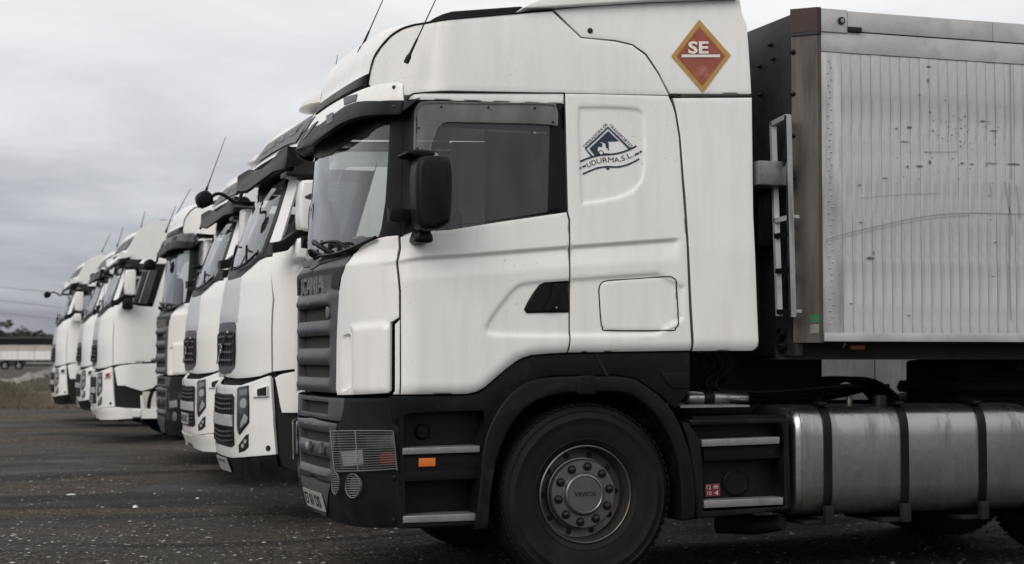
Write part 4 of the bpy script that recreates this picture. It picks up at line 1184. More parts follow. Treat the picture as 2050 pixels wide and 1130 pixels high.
# ---- decals
sign = decal('diamond_sign', SR, [(np.array([(1399, 40), (1462, 111), (1406, 186), (1343, 113)]), [(0, 1, 2, 3)])], M['gold'], T1, off=.006)
decal('sign_field', SR, [(np.array([(1399, 55), (1450, 112.5), (1404.5, 171), (1354, 113)]), [(0, 1, 2, 3)])], M['redsign'], sign, off=.009)
V, Fc = text_geo('SE', bold=.03)
decal('sign_letters', SR, [(np.array([(1376 + v[0] * 41, 109 - v[1] * 25) for v in V]), Fc), (np.array([(1363, 110.5), (1440, 110.5), (1440, 116), (1363, 116)]), [(0, 1, 2, 3)])], M['whiteprint'], sign, off=.012)
def lg(p): return np.array([(1140 + q[0] / 7.535, 220 + q[1] / 7.535) for q in p])
pr = []
pr.append(strip2d(lg([(345, 698), (248, 587), (418, 428), (587, 265), (750, 424), (915, 590)]), 3.6))
big = lg([(592, 318), (750, 472), (590, 476), (578, 490), (596, 498), (600, 612), (585, 612), (582, 575), (556, 572), (550, 512), (516, 490), (474, 484), (474, 502), (500, 506), (500, 555), (432, 556), (432, 612), (446, 645), (470, 630), (500, 632), (516, 655), (620, 655), (500, 690), (390, 695), (308, 585)])
tess = geometry.tessellate_polygon([[Vector((p[0], p[1], 0)) for p in big]])
pr.append((big, [tuple(t) for t in tess]))
pr.append(strip2d(catmull(lg([(165, 780), (260, 740), (360, 707), (480, 680), (620, 672), (760, 650), (900, 603), (1018, 543)]), 4), 3.4))
pr.append(strip2d(catmull(lg([(208, 968), (330, 915), (450, 872), (590, 858), (720, 862), (840, 840), (950, 798), (1058, 740)]), 4), 3.2))
pr.append((lg([(555, 875), (622, 875), (585, 912)]), [(0, 1, 2)]))
for a, b in (((152, 885), (186, 872)), ((202, 862), (256, 840)), ((990, 682), (1052, 650)), ((1062, 642), (1098, 622))): pr.append(strip2d(lg([a, b]), 3.4))
V, Fc = text_geo('OPERADORA DE')
A_, B_ = np.array([240, 572]), np.array([590, 225]); d = (B_ - A_); u = d / np.linalg.norm(d); nn = np.array([u[1], -u[0]])
pr.append((lg([A_ + d * v[0] + nn * (v[1] * 46) for v in V]), Fc))
V, Fc = text_geo('TRANSPORTES')
A_, B_ = np.array([592, 235]), np.array([932, 573]); d = (B_ - A_); u = d / np.linalg.norm(d); nn = np.array([u[1], -u[0]])
pr.append((lg([A_ + d * v[0] + nn * (v[1] * 46) for v in V]), Fc))
V, Fc = text_geo('LIDURMA,S.L.')
base = catmull([(290, 880), (380, 845), (480, 815), (600, 802), (720, 802), (850, 770), (985, 712)], 8)
tt = np.linspace(0, 1, len(base))
Q = []
for v in V:
    p = np.array([np.interp(v[0], tt, base[:, 0]), np.interp(v[0], tt, base[:, 1])]); q = np.array([np.interp(min(1, v[0] + .02), tt, base[:, 0]), np.interp(min(1, v[0] + .02), tt, base[:, 1])]) - np.array([np.interp(max(0, v[0] - .02), tt, base[:, 0]), np.interp(max(0, v[0] - .02), tt, base[:, 1])])
    q = q / np.linalg.norm(q); Q.append(p + np.array([q[1], -q[0]]) * v[1] * 88)
pr.append((lg(Q), Fc))
lo_ = decal('company_logo', S, pr, M['ink'], T1, off=.004)
pr = [(lg([(482 + 26 * math.cos(t), 648 + 26 * math.sin(t)) for t in np.linspace(0, 2 * math.pi, 18)[:-1]]), [tuple(range(17))])]
decal('logo_wheel', S, pr, M['whiteprint'], lo_, off=.006)
decal('logo_wheel_rim', S, [strip2d(lg([(482 + 32 * math.cos(t), 648 + 32 * math.sin(t)) for t in np.linspace(0, 2 * math.pi, 20)]), 1.6)], M['ink'], lo_, off=.0065)

# ---- cab interior
g = Geo().box((-1.22, .36, 1.62), (-.84, 2.14, 1.98), .05); g.build('dashboard', M['interior'], T1)
g = Geo()
P = []
for k in range(25):
    t = 2 * math.pi * k / 24; P.append((-.72 + .10 * math.sin(t), .62 + .23 * math.cos(t), 2.02 + .21 * math.sin(t)))
g.tube(P, .017, 8, cap=False); g.tube([(-.74, .62, 2.0), (-.95, .62, 1.8)], .03, 8); g.tube([(-.72, .40, 2.02), (-.72, .84, 2.02)], .015, 6); g.build('steering_wheel', M['interior'], T1)
for y in (.38, 1.62):
    sx = -.2
    g = Geo().box((sx, y, 1.35), (sx + .5, y + .5, 1.62), .07); g.bar((sx + .42, y + .25, 1.6), (sx + .62, y + .25, 2.25), .5, .14, (1, 0, 0)); g.box((sx + .58, y + .13, 2.27), (sx + .68, y + .37, 2.46), .04)
    g.build('seat', M['interior'], T1)
g = Geo()
xb = .50
cv = []
for k in range(60):
    y = .16 + (2.2) * k / 59; cv.append((xb + .03 * math.sin(k * 1.3), y))
V = [(x, y, 1.9) for x, y in cv] + [(x, y, 2.95) for x, y in cv]
mk('curtain', V, [(i, i + 1, 60 + i + 1, 60 + i) for i in range(59)], M['curtain'], T1)
r_ = on_y(702, 473, .72); r2 = r_
roll = Geo().lathe([(.022, 0), (.06, 0), (.06, .11), (.022, .11), (.022, 0)], (-1.155, .86, 2.04), 'y', 24).build('paper_roll', M['paper'], None, origin=(-1.155, .90, 1.98))
tag(roll, 'white paper roll lying on the dashboard behind the nearest windscreen', 'paper roll')
g = Geo()
rr = random.Random(3)
for k in range(7):
    a = np.array([-1.12 + rr.uniform(-.05, .05), .72 + rr.uniform(-.06, .06), 1.98 + .035]); g.ball(a, (.06, .05, .035 + .02 * rr.random()), 8, 6)
rc = g.build('red_cloth', M['redcloth'], None, origin=(-1.12, .72, 1.98)); tag(rc, 'crumpled red cloth on the dashboard beside the paper roll', 'cloth')
M['scratch'] = mat('scratch_grey', (0.30, 0.295, 0.29), 0.6)
# ================================================================== near trailer
def on_x(px, py, X):
    d = ray(px, py); return CAM + d * ((X - CAM[0]) / d[0])
TY, TYF = -.03, 2.53
xw = float(on_y(1606, 400, TY)[0])
TR = empty('box_trailer', (xw, YC, 0), 'scuffed silver aluminium box trailer coupled behind the nearest truck', 'trailer', 'trailers behind the trucks')
def txp(px): return float(on_y(px, 400, TY)[0])
XE = xw + 13.4
Z = dict(top=3.52, rail=3.385, band=3.25, bot=1.447, brail=1.498)
def tbox(name, x0, x1, y0, y1, z0, z1, m, parent=None, bev=.004):
    return Geo().box((x0, y0, z0), (x1, y1, z1), bev).build(name, m, parent or TR)
xp = txp(1643); xb1 = txp(1686)
# core and front wall
tbox('box_core', xw + .06, XE, .02, 2.48, 1.46, 3.49, M['darkwall'], bev=0)
tbox('front_wall', xw, xw + .05, .07, 2.43, 1.36, 3.50, M['darkwall'])
for px, py in ((1523, 133), (1551, 118), (1590, 104), (1590, 188), (1590, 272), (1590, 356), (1525, 190), (1545, 90)):
    c = on_x(px, py, xw); Geo().tube([c, c - (.02, 0, 0), c - (.03, 0, 0)], [.014, .014, .008], 10).build('wall_bolt', M['nut'], TR)
# chamfered corner posts
for s in (0, 1):
    pl = [(xw - .012, .075), (xp - .02, TY - .012), (xp + .004, TY - .012), (xp + .004, .05), (xw + .03, .09)]
    if s: pl = [(x, 2 * YC - y) for x, y in pl]
    Geo().prism([(x, y, 1.44) for x, y in pl], (0, 0, 3.36 - 1.44)).build('corner_post', M['post'], TR)
    pl2 = [(xw - .022, .068), (xp - .026, TY - .02), (xp + .002, TY - .02), (xp + .002, .06), (xw + .03, .09)]
    if s: pl2 = [(x, 2 * YC - y) for x, y in pl2]
    Geo().prism([(x, y, 3.375) for x, y in pl2], (0, 0, 3.525 - 3.375)).build('corner_casting', M['maroon'], TR)
    Geo().prism([(x, y, 3.355) for x, y in pl2], (0, 0, .018)).build('casting_plate', M['nut'], TR)
x2 = txp(1697)
for yy, sg in ((TY, 1), (TYF, -1)):
    a = lambda d0, d1: sorted((yy + sg * d0, yy + sg * d1))
    y0, y1 = a(-.018, .06); tbox('rail_end_plate', xp + .004, x2, y0, y1, 3.375, 3.52, M['alurail'])
    y0, y1 = a(-.012, .06)
    xs_ = [x2 + .003, txp(1990), txp(1990) + 3.2, txp(1990) + 6.4, XE]
    for i in range(4): tbox('top_rail', xs_[i] + .002, xs_[i + 1] - .002, y0, y1, 3.389, 3.515, M['alurail'])
    y0, y1 = a(-.006, .05); tbox('upper_side_rail', xp + .006, XE, y0, y1, 3.252, 3.383, M['alurail'])
    y0, y1 = a(-.002, .05); tbox('front_side_panel', xp + .006, xb1, y0, y1, 1.50, 3.250, M['aluplate'])
    y0, y1 = a(-.012, .06); tbox('bottom_rail', xp + .012, XE, y0, y1, 1.447, 1.500, M['alurail'])
Geo().tube([(txp(1684), TY - .03, 3.448), (txp(1684), TY - .012, 3.448)], .024, 14).build('rail_bolt', M['nut'], TR)
Geo().tube([(txp(1684), TY - .036, 3.448), (txp(1684), TY - .03, 3.448)], .013, 14).build('rail_bolt', M['alu'], TR)
tbox('rail_tag', txp(1697), txp(1724), TY - .03, TY - .012, 3.385, 3.415, M['nut'])
# rivet line on the front panel
g = Geo()
for k in range(44): g.ball((txp(1662) + .012 * math.sin(k * 9), TY - .004, 1.56 + k * .038), .006, 6, 4)
rv = g.build('rivet_line', M['alurail'], TR); rv['kind'] = 'stuff'
# vertical slats, one object each
SW = .0702
nsl = int((XE - xb1) / SW)
bm = bmesh.new(); bmesh.ops.create_cube(bm, size=1); bmesh.ops.scale(bm, vec=(SW - .0011, .02, 3.2495 - 1.5005), verts=bm.verts)
bmesh.ops.bevel(bm, geom=[e for e in bm.edges if abs(e.verts[0].co.z - e.verts[1].co.z) > .5], offset=.0018, segments=2, affect='EDGES')
sm = bpy.data.meshes.new('slat'); bm.to_mesh(sm); bm.free(); sm.materials.append(M['aluplate']); sm.shade_smooth(); sm.set_sharp_from_angle(angle=math.radians(30))
rs = random.Random(5)
for yy, sg in ((TY, 1), (TYF, -1)):
    for k in range(nsl if sg > 0 else 0):
        o = bpy.data.objects.new('slat', sm); linkobj(o, TR)
        o.location = np.array((xb1 + .002 + SW * (k + .5), yy + sg * (.012 + rs.uniform(-.002, .002)), (3.2495 + 1.5005) / 2)) - rootloc(TR)
        o.rotation_euler = (0, 0, rs.uniform(-.003, .003))
tbox('far_side_sheet', xb1, XE, TYF - .02, TYF, 1.502, 3.248, M['aluplate'])
tbox('slat_backing', xb1, XE, TY + .024, TY + .03, 1.50, 3.25, M['alurail'], bev=0)
tbox('roof_sheet', xw + .05, XE, .03, 2.47, 3.49, 3.505, M['alurail'], bev=0)
tbox('rear_doors', XE - .002, XE + .05, .02, 2.48, 1.45, 3.50, M['aluplate'])
# scuffs, dents and streaks on the sheet (marks with a shape of their own)
g = Geo()
YS = TY - .0045
def fleck(px, py, w, h, an=0.0):
    c = on_y(px, py, YS); ca, sa = math.cos(an), math.sin(an)
    q = [(-w, -h * .4), (-w * .3, -h), (w, -h * .5), (w * .8, h * .6), (-w * .2, h), (-w * .9, h * .5)]
    g.add([(c[0] + x * ca - z * sa, YS, c[2] + x * sa + z * ca) for x, z in q], [tuple(range(6))])
rs = random.Random(8)
for k in range(36):
    fleck(rs.gauss(1918, 34), rs.gauss(262, 26), rs.uniform(.002, .007), rs.uniform(.002, .007), rs.uniform(0, 3))
for k in range(14):
    fleck(rs.uniform(1690, 2050), rs.uniform(130, 650), rs.uniform(.003, .012), rs.uniform(.002, .005), rs.uniform(-.4, .4))
for px, py, w, h in ((1860, 134, .017, .006), (1858, 162, .006, .016), (1821, 255, .02, .007), (1812, 284, .035, .003), (1842, 333, .025, .006), (1862, 325, .010, .014), (1817, 334, .009, .007), (1926, 327, .010, .008), (1946, 329, .014, .005), (1985, 327, .05, .003), (2030, 329, .05, .006), (1772, 357, .02, .004), (1743, 517, .030, .009), (1749, 507, .005, .014), (1795, 258, .012, .004), (1968, 243, .02, .006), (1990, 262, .03, .004)):
    fleck(px, py, w, h)
for k in range(60): fleck(rs.gauss(1930, 60), rs.gauss(300, 45), rs.uniform(.001, .004), rs.uniform(.001, .006), rs.uniform(0, 3))
g.build('scuff_marks', M['scuff'], TR, smooth=False)['kind'] = 'stuff'
g = Geo()
for pts, r in (([(1652, 480), (1700, 466), (1760, 452), (1830, 437), (1900, 428), (1980, 427), (2050, 429)], .0022), ([(1652, 484), (1720, 467), (1790, 451), (1860, 438), (1940, 431)], .0015), ([(1720, 397), (1800, 390), (1880, 388)], .0012), ([(1850, 305), (1916, 304)], .0016), ([(2021, 365), (2021, 560), (2024, 640)], .004), ([(1981, 365), (1984, 395)], .003), ([(2012, 365), (2022, 430), (2026, 470)], .003), ([(2034, 370), (2042, 440)], .003), ([(2022, 128), (2023, 250), (2024, 360)], .0035)):
    Q = np.array([on_y(p[0], p[1], TY) for p in catmull(pts, 5)]); k = len(Q)
    d = np.gradient(Q, axis=0); d /= np.linalg.norm(d, axis=1)[:, None]; nn = np.stack([-d[:, 2], 0 * d[:, 0], d[:, 0]], 1) * r
    V = np.concatenate([Q + nn, Q - nn]); V[:, 1] = YS + .0003
    g.add(V, [(i, i + 1, k + i + 1, k + i) for i in range(k - 1)])
g.build('scratch_lines', M['scratch'], TR, smooth=False)['kind'] = 'stuff'
# stickers, lamp
c0 = txp(1621); c1 = txp(1641)
def poststick(name, px, m):
    P = []
    for x, y in px:                       # on the chamfer of the post
        A0 = np.array([xw - .012, .075]); B0 = np.array([xp - .02, TY - .012]); nn = np.array([-(B0 - A0)[1], (B0 - A0)[0]]); nn = nn / np.linalg.norm(nn)
        if nn[1] > 0: nn = -nn
        d = ray(x, y); o_ = CAM[:2]; t = ((A0 + nn * .003 - o_) @ nn) / (d[:2] @ nn); P.append(CAM + d * t)
    return mk(name, P, [tuple(range(len(P)))], m, TR, smooth=False)
poststick('green_label', [(1622, 631), (1640, 630), (1640, 646), (1622, 647)], M['green'])
poststick('type_plate', [(1622, 650), (1640, 649), (1640, 667), (1622, 668)], M['letter'])
pslab('trailer_marker', [(1704, 691.5), (1732, 691), (1732, 700), (1704, 700.5)], .10, .03, M['dullorange'], TR, rad=.003)
Geo().tube([on_y(1690, 684, .04), on_y(1692, 691, .04), on_y(1686, 697, .04)], .006, 6).build('rope_hook', M['wire'], TR)
# ladder on the front wall
xl = xw - .10
def lad(p0, p1, w, m, name): 
    A, B = on_x(p0[0], p0[1], xl), on_x(p1[0], p1[1], xl)
    return Geo().bar(A, B, w, .035, (1, 0, 0)).build(name, m, TR, smooth=False)
LA0, LA1, LB0, LB1 = (1547, 246), (1560, 633), (1577, 231), (1587, 635)
lad(LA0, LA1, .028, M['alurail'], 'ladder_rail'); lad(LB0, LB1, .028, M['alu'], 'ladder_rail')
for t in (.0, .22, .50, .58, .76, .97):
    A = tuple(np.array(LA0) * (1 - t) + np.array(LA1) * t); B = tuple(np.array(LB0) * (1 - t) + np.array(LB1) * t)
    lad((A[0], A[1] + 3), (B[0], B[1] + 3), .03, M['alurail'] if t in (.5, .0) else M['nut'], 'ladder_rung')
for t in (.5, .97):
    B = np.array(LB0) * (1 - t) + np.array(LB1) * t; q = on_x(B[0], B[1], xl)
    Geo().bar(q, q + (.07, .04, .0), .03, .02).build('ladder_bracket', M['alurail'], TR, smooth=False)
# gear between the cab and the front wall
c = on_x(1526, 350, xw - .22)
Geo().box((c[0] - .06, c[1] - .07, c[2] - .07), (c[0] + .16, c[1] + .30, c[2] + .08), .01).build('tread_box', M['letter'], TR)
Geo().box((xw - .16, .25, 2.05), (xw, 2.3, 2.42), .02).build('cable_shelf', M['black'], TR)
for y in (.55, .9, 1.3, 1.7): Geo().box((xw - .06, y, 1.40), (xw, y + .06, 2.1), .005).build('wall_stiffener', M['darkwall'], TR)
for dz in (1.5, 1.42): Geo().lathe([(.03, 0), (.03, .04), (.02, .05), (.0005, .05)], (xw - .05, .20, dz), 'x', 14).build('air_coupling', M['nut'], TR)
# underframe
xf0 = float(on_y(1557, 705, .22)[0])
for y in (.22, 2.18):
    Geo().box((xf0, y, 1.335), (XE, y + .10, 1.349), 0).box((xf0, y + .02, 1.349), (XE, y + .05, 1.425), 0).box((xf0, y, 1.425), (XE, y + .10, 1.44), 0).build('chassis_beam', M['brownbeam'], TR, smooth=False)
for k in range(16):
    x = xf0 + .2 + k * .8; Geo().box((x, .32, 1.36), (x + .06, 2.18, 1.43)).build('cross_member', M['chassis'], TR, smooth=False)
Geo().box((float(on_y(1830, 740, 1.9)[0]), .6, 1.25), (xf0 + 4.0, 1.9, 1.34), .02).build('kingpin_plate', M['chassis'], TR)
Geo().lathe([(.05, 0), (.05, .14), (.0005, .14)], (rw - .25, YC, 1.12), 'z', 16).build('kingpin', M['chassis'], TR)
for y in (.45, 1.95):
    Geo().box((xf0 + 4.2, y, .35), (xf0 + 4.32, y + .12, 1.34), .01).box((xf0 + 4.1, y - .05, .30), (xf0 + 4.42, y + .17, .35), .01).build('landing_leg', M['chassis'], TR)
for k in range(3):
    xa = xw + 8.6 + 1.31 * k
    Geo().box((xa - .06, .3, .48), (xa + .06, 2.2, .60), .02).box((xa - .05, .5, .6), (xa + .05, .6, 1.34)).box((xa - .05, 1.9, .6), (xa + .05, 2.0, 1.34)).build('trailer_axle', M['chassis'], TR)
    for y, fl in ((.0, False), (FAR, True)): make_wheel(TR, (xa, y, .54), False, flip=fl)
# suspension clutter above the tractor's frame
rs = random.Random(21)
c = on_y(1700, 790, .9)
Geo().lathe([(.40, 0), (.42, .02), (.42, .40), (.40, .42)], (c[0], .75, .80), 'y', 40, a0=.35, a1=math.pi - .35).build('hose_cover', M['void'], T1)
# ================================================================== the second make of tractor, traced from the second truck in the row
T2D, T2PX = 14.9, 450.0
T2LOC = at_depth(T2PX, T2D)
V2 = empty('truck', T2LOC, 'white tractor truck right behind the nearest one, dark visor, silver grille panel, dark lower bumper', 'truck', 'trucks parked in a row')
VX, VY = float(T2LOC[0]), float(T2LOC[1])
YCUR = VY
NS = VY - 1.22                        # its near side
def vys(z):
    z = np.asarray(z, float); return NS + .035 * np.clip(z - 2.0, 0, 9) + .06 * np.clip(z - 2.9, 0, 9) ** 2
vxf = lerpf([0, 1.55, 1.70, 2.0, 2.16, 2.78, 2.95], [VX, VX, VX + .01, VX + .055, VX + .10, VX + .33, VX + .38])
vxs = lambda z: VX + .52 + .30 * np.clip(np.asarray(z, float) - 2.1, 0, .9)
VS = Surf(vxs, vxf, vys, VY, 2.35, zr=(.9, 3.2), amax=2.6)
VB = Surf(lambda z: np.full_like(z, VX + .50), lerpf([0, .38, .5, .8, 1.2], [VX + .06, VX + .04, VX - .01, VX - .02, VX + .0]), lambda z: np.full_like(z, NS - .01), VY, 2.5, zr=(.25, 1.35), amax=1.2)
VV = Surf(lambda z: np.full_like(z, float(on_y(575, 310, NS)[0])), lerpf([2.6, 2.82, 3.05], [VX + .16, VX + .18, VX + .33]), lambda z: np.full_like(z, NS + .0), VY, 2.4, zr=(2.5, 3.3), amax=.8)
fp = panel('front_panel', VS, [(546, 514), (545.5, 600), (543, 745), (520, 753), (500, 756), (476, 758), (452, 755), ('c', 752), ('c', 566), (455, 563), (482, 555), (500, 539), (519, 522), (532, 516)], M['white2'], V2, g=.03, mirror='join')
sp_ = panel('hood_panel', VS, [('c', 567), (460, 563), (483, 556), (480, 600), (476, 640), (474, 646), ('c', 646)], M['silver'], V2, off=.007, g=.04, thick=.01, mirror='join')
vg = panel('grille', VS, [('c', 646), (470, 645), (473, 652), (473, 700), (471, 735), (462, 747), ('c', 750)], M['grey'], V2, off=.007, g=.04, thick=.012, mirror='join')
panel('grille_opening', VS, [('c', 664), (468, 664), (469, 700), (467, 733), ('c', 734)], M['void'], vg, off=.010, g=.05, thick=.002, mirror='join')
for y0 in (672, 687, 703, 719):
    panel('grille_bar', VS, [('c', y0), (468, y0), (468, y0 + 4.5), ('c', y0 + 4.5)], M['grey'], vg, off=.024, g=.05, thick=.016, mirror='join')
for k in range(-4, 5):
    yq = VY + k * .11; fx = frontx(VS) if k == -4 else fx
    Geo().bar((fx(yq, 1.29) - .010, yq, 1.29), (fx(yq, 1.56) - .010, yq, 1.56), .012, .012).build('grille_rib', M['black'], vg, smooth=False)
Geo().tube([(fx(VY + s_, 1.435 - s_ * .5) - .028, VY + s_, 1.435 - s_ * .5) for s_ in np.linspace(.27, -.27, 9)], .010, 6).build('grille_emblem_bar', M['chrome'], vg)
Geo().lathe([(.028, 0), (.045, 0), (.045, .012), (.028, .012), (.028, 0)], (fx(VY, 1.43) - .036, VY, 1.43), 'x', 24).build('grille_emblem', M['chrome'], vg)
panel('wiper_cowl', VS, [('c', 533), (455, 531), (492, 526), (508, 517), (519, 507), (530, 495), (540, 486), (549, 485), (549, 512), (532, 515), (519, 521), (500, 538), (482, 554), (455, 562), ('c', 565)], M['black'], V2, off=.0, g=.05, thick=.02, mirror='join')
panel('windscreen', VS, [(577, 352), (569, 380), (548, 447), (527, 508), (519, 506), (492, 525), (455, 530.5), ('c', 532.5), ('az', -1.5, 2.95)], M['screen'], V2, off=.0, g=.07, thick=0, drop=0, mirror='join')
panel('pillar_seal', VS, [(574, 352), (581, 350), (573, 382), (553, 447), (535, 492), (526, 512), (522, 508), (545, 447), (566, 380)], M['black'], V2, off=.004, g=.05, thick=.01)
panel('a_pillar', VS, [(581, 352), (604, 350), (590, 390), (575, 440), (561, 486), (540, 486), (556, 440), (573, 384)], M['white2'], V2, off=.004, g=.04, thick=.02)
panel('windscreen_top_band', VS, [(590, 332), (580, 352), (560, 364), (545, 374), ('az', -1.5, 2.72), ('az', -1.5, 2.97)], M['black'], V2, off=.006, g=.07, thick=.01, mirror='join')
# side: door, window, sleeper in metres behind the seam
sx = float(VS.inv(549, 600)[0])
def side(name, pts, m, parent=V2, **k): return panel(name, VS, [('az', a, z) for a, z in pts], m, parent, **k)
x0 = sx
vdoor, vdoor2 = panel('door', VS, [(549, 486), (549, 600), (546.5, 744), ('az', x0 + .95, 1.30), ('az', x0 + .98, 2.18), ('az', x0 + .60, 2.20), ('az', x0 + .40, 2.24)], M['white2'], V2, g=.05)
a1 = float(VS.inv(561, 486)[0])
hol = [(a1 + .16, 2.28), (a1 + .40, 2.80), (a1 + .82, 2.80), (a1 + .82, 2.24)]
wf = side('window_frame', [(a1 - .03, 2.285), (a1 + .32, 2.90), (a1 + .92, 2.90), (a1 + .92, 2.19), (a1 + .50, 2.21), (a1 + .3, 2.25)], M['black'], off=-.003, g=.06, holes=[np.array(hol)])
gl = side('window_glass', [(a1 + .13, 2.26), (a1 + .38, 2.82), (a1 + .84, 2.82), (a1 + .84, 2.22)], M['glass'], off=-.010, g=.1, thick=0, drop=0)
wf[0].parent = vdoor; wf[1].parent = vdoor2; gl[0].parent = vdoor; gl[1].parent = vdoor2
side('door_top_frame', [(a1 + .35, 2.905), (a1 + .42, 2.97), (a1 + .92, 2.97), (a1 + .92, 2.905)], M['white2'], g=.06)
side('sleeper_side', [(x0 + .96, 1.25), (x0 + 1.95, 1.25), (x0 + 1.95 - .25, 2.97), (a1 + .93, 2.97), (a1 + .93, 2.18), (x0 + .99, 2.18)], M['white2'], g=.06)
lf = panel('door_skirt', VS, [(549, 753), (596, 742.5), ('az', x0 + 1.10, 1.27), ('az', x0 + 1.10, 1.08), ('az', x0 + .78, .78), (600, 866), (578, 866), (568, 861), (562, 845), (553, 768)], M['white2'], V2, g=.04, off=.0, rnd_=1)
panel('skirt_gap', VB, [(541, 752), (600, 742), ('az', x0 + 1.0, 1.2), ('az', x0 + .75, .6), ('az', x0 + .7, .42), (553, 955)], M['void'], V2, off=-.05, g=.08, thick=0, drop=0)
# roof: loft over the front, plain sides behind
Nn = [on_y(*p, NS + .05) for p in ((592, 306), (600, 290), (613, 262), (628, 234), (645, 207), (672, 186), (720, 170))]
Cc = [on_y(*p, VY) for p in ((536, 322), (548, 306), (570, 278), (598, 252), (628, 232), (662, 217), (715, 200))]
Nc = catmull(np.array(Nn), 4); Ccc = catmull(np.array(Cc), 4)
loft('roof_front', Nc, Ccc, M['white2'], V2, n=2.5)
P = [(q[0], q[2]) for q in Nc] + [(VX + 2.35, Nc[-1][2]), (VX + 2.35, 2.97), (Nc[0][0] - .02, 2.97)]
slab('roof_side', np.array(P), NS + .05, .03, M['white2'], V2); slab('roof_side', np.array(P), 2 * VY - NS - .08, .03, M['white2'], V2)
mk('roof_top', [(Nc[-1][0], NS + .05, Nc[-1][2]), (VX + 2.35, NS + .05, Nc[-1][2]), (VX + 2.35, 2 * VY - NS - .05, Nc[-1][2]), (Nc[-1][0], 2 * VY - NS - .05, Nc[-1][2])], [(0, 1, 2, 3)], M['white2'], V2, smooth=False)
# sign panel set in the roof front
def loftpt(i, t, n=2.5):
    N_ = np.array([np.interp(i, range(len(Nc)), Nc[:, k]) for k in range(3)]); C_ = np.array([np.interp(i, range(len(Ccc)), Ccc[:, k]) for k in range(3)])
    e = 2 / n; st = math.sin(t) ** e; ct = max(0, math.cos(t)) ** e
    q = N_ + (C_ - N_) * st; q[1] = N_[1] + (VY - N_[1]) * (1 - ct); return q
V = []; Fc = []; NI, NT = 8, 26
for a in range(NI + 1):
    for b in range(NT + 1):
        s = -1 + 2 * b / NT; i = 3.2 + (11.8 + .0 - 3.2) * a / NI; i = i + (1 - abs(s)) * 0
        t = (1 - abs(s)) * (math.pi / 2 - .42) + .42
        q = loftpt(i, t)
        if s > 0: q[1] = 2 * VY - q[1]
        V.append(q + np.array([-.012, 0, .010]))
for a in range(NI):
    for b in range(NT): k = a * (NT + 1) + b; Fc.append((k, k + NT + 1, k + NT + 2, k + 1))
sg = Geo().add(V, Fc).build('roof_sign_panel', M['grey'], V2)
def signx(y, z):
    s = (y - VY); best = None
    yy = VY - abs(s)
    for i in np.linspace(3, 12, 28):
        ts = np.linspace(.2, math.pi / 2, 24); Q = np.array([loftpt(i, t) for t in ts])
        x = np.interp(yy, Q[:, 1], Q[:, 0]); zq = np.interp(yy, Q[:, 1], Q[:, 2])
        if best is None or abs(zq - z) < best[0]: best = (abs(zq - z), x)
    return best[1]
_tab = {}
def signx_fast(y, z):
    k = (round(y, 2), round(z, 3))
    if k not in _tab: _tab[k] = signx(*k)
    return _tab[k]
V, Fc = text_geo('GLOBETROTTER', bold=.01)
zs_ = [loftpt(6.0, math.pi / 2)[2], loftpt(9.6, math.pi / 2)[2]]
P = []
for v in V:
    s = 1 - 2 * v[0]; i = 6.0 + 3.4 * v[1]; yy = VY - abs(s) * .80
    ts = np.linspace(.2, math.pi / 2, 30); Q = np.array([loftpt(i, t) for t in ts[::2]])
    x = np.interp(yy, Q[:, 1], Q[:, 0]); zq = np.interp(yy, Q[:, 1], Q[:, 2])
    P.append((x - .022, VY + s * .80 if s > 0 else yy, zq + .018))
o = mk('sign_lettering', P, Fc, M['letter'], sg, smooth=False)
# roof beacon shell
g = Geo(); c = on_y(640, 206, VY)
nu, nv = 20, 8; V = []; Fc = []
for i in range(nv + 1):
    ph = (math.pi / 2) * i / nv
    for k in range(nu):
        t = 2 * math.pi * k / nu
        V.append((c[0] + .17 * math.cos(ph) * math.cos(t) + .05 * math.sin(ph), c[1] + .42 * math.cos(ph) * math.sin(t), c[2] - .05 + .13 * math.sin(ph)))
for i in range(nv):
    for k in range(nu): Fc.append((i * nu + k, i * nu + (k + 1) % nu, (i + 1) * nu + (k + 1) % nu, (i + 1) * nu + k))
Fc.append(tuple(range(nu - 1, -1, -1)))
g.add(V, Fc); g.build('roof_beacon_shell', M['hazewhite'], V2)
Geo().box((c[0] + .02, c[1] - .2, c[2] - .22), (c[0] + .12, c[1] + .2, c[2] - .05), .01).build('beacon_bracket', M['black'], V2)
# visor
vv = panel('visor', VV, [(617, 306), (616, 314), (612, 323), (597, 333), (565, 339), (545, 343.5), ('az', -1.5, 2.83), ('az', -1.5, 3.02), (557, 304), (569, 296), (585, 294), (603, 294), (611, 298)], M['dark'], V2, off=.0, g=.05, thick=.02, mirror='join')
# mirrors
for s in (0, 1):
    yy = (lambda y, t: y) if s == 0 else (lambda y, t: 2 * VY - y - t)
    mh = slab('mirror_housing', chaikin(pxz([(600, 366), (606, 361), (637, 361), (642, 368), (640, 455), (634, 465), (604, 463), (598, 452)], NS - .22), 1), yy(NS - .26, .22), .22, M['white2'], V2, rad=.03)
    m2 = slab('mirror_housing', chaikin(pxz([(593, 482), (598, 476), (630, 477), (632, 515), (626, 522), (596, 520), (590, 512)], NS - .22), 1), yy(NS - .26, .22), .22, M['white2'], V2, rad=.03)
    slab('mirror_arm', pxz([(568, 346), (610, 350), (640, 348), (640, 357), (605, 359), (567, 355)], NS - .1), yy(NS - .22, .25), .25, M['black'], mh, rad=.008)
    slab('mirror_arm', pxz([(541, 487), (560, 484), (590, 462), (634, 464), (634, 475), (596, 476), (572, 503), (541, 508)], NS - .1), yy(NS - .20, .2), .2, M['black'], m2, rad=.01)
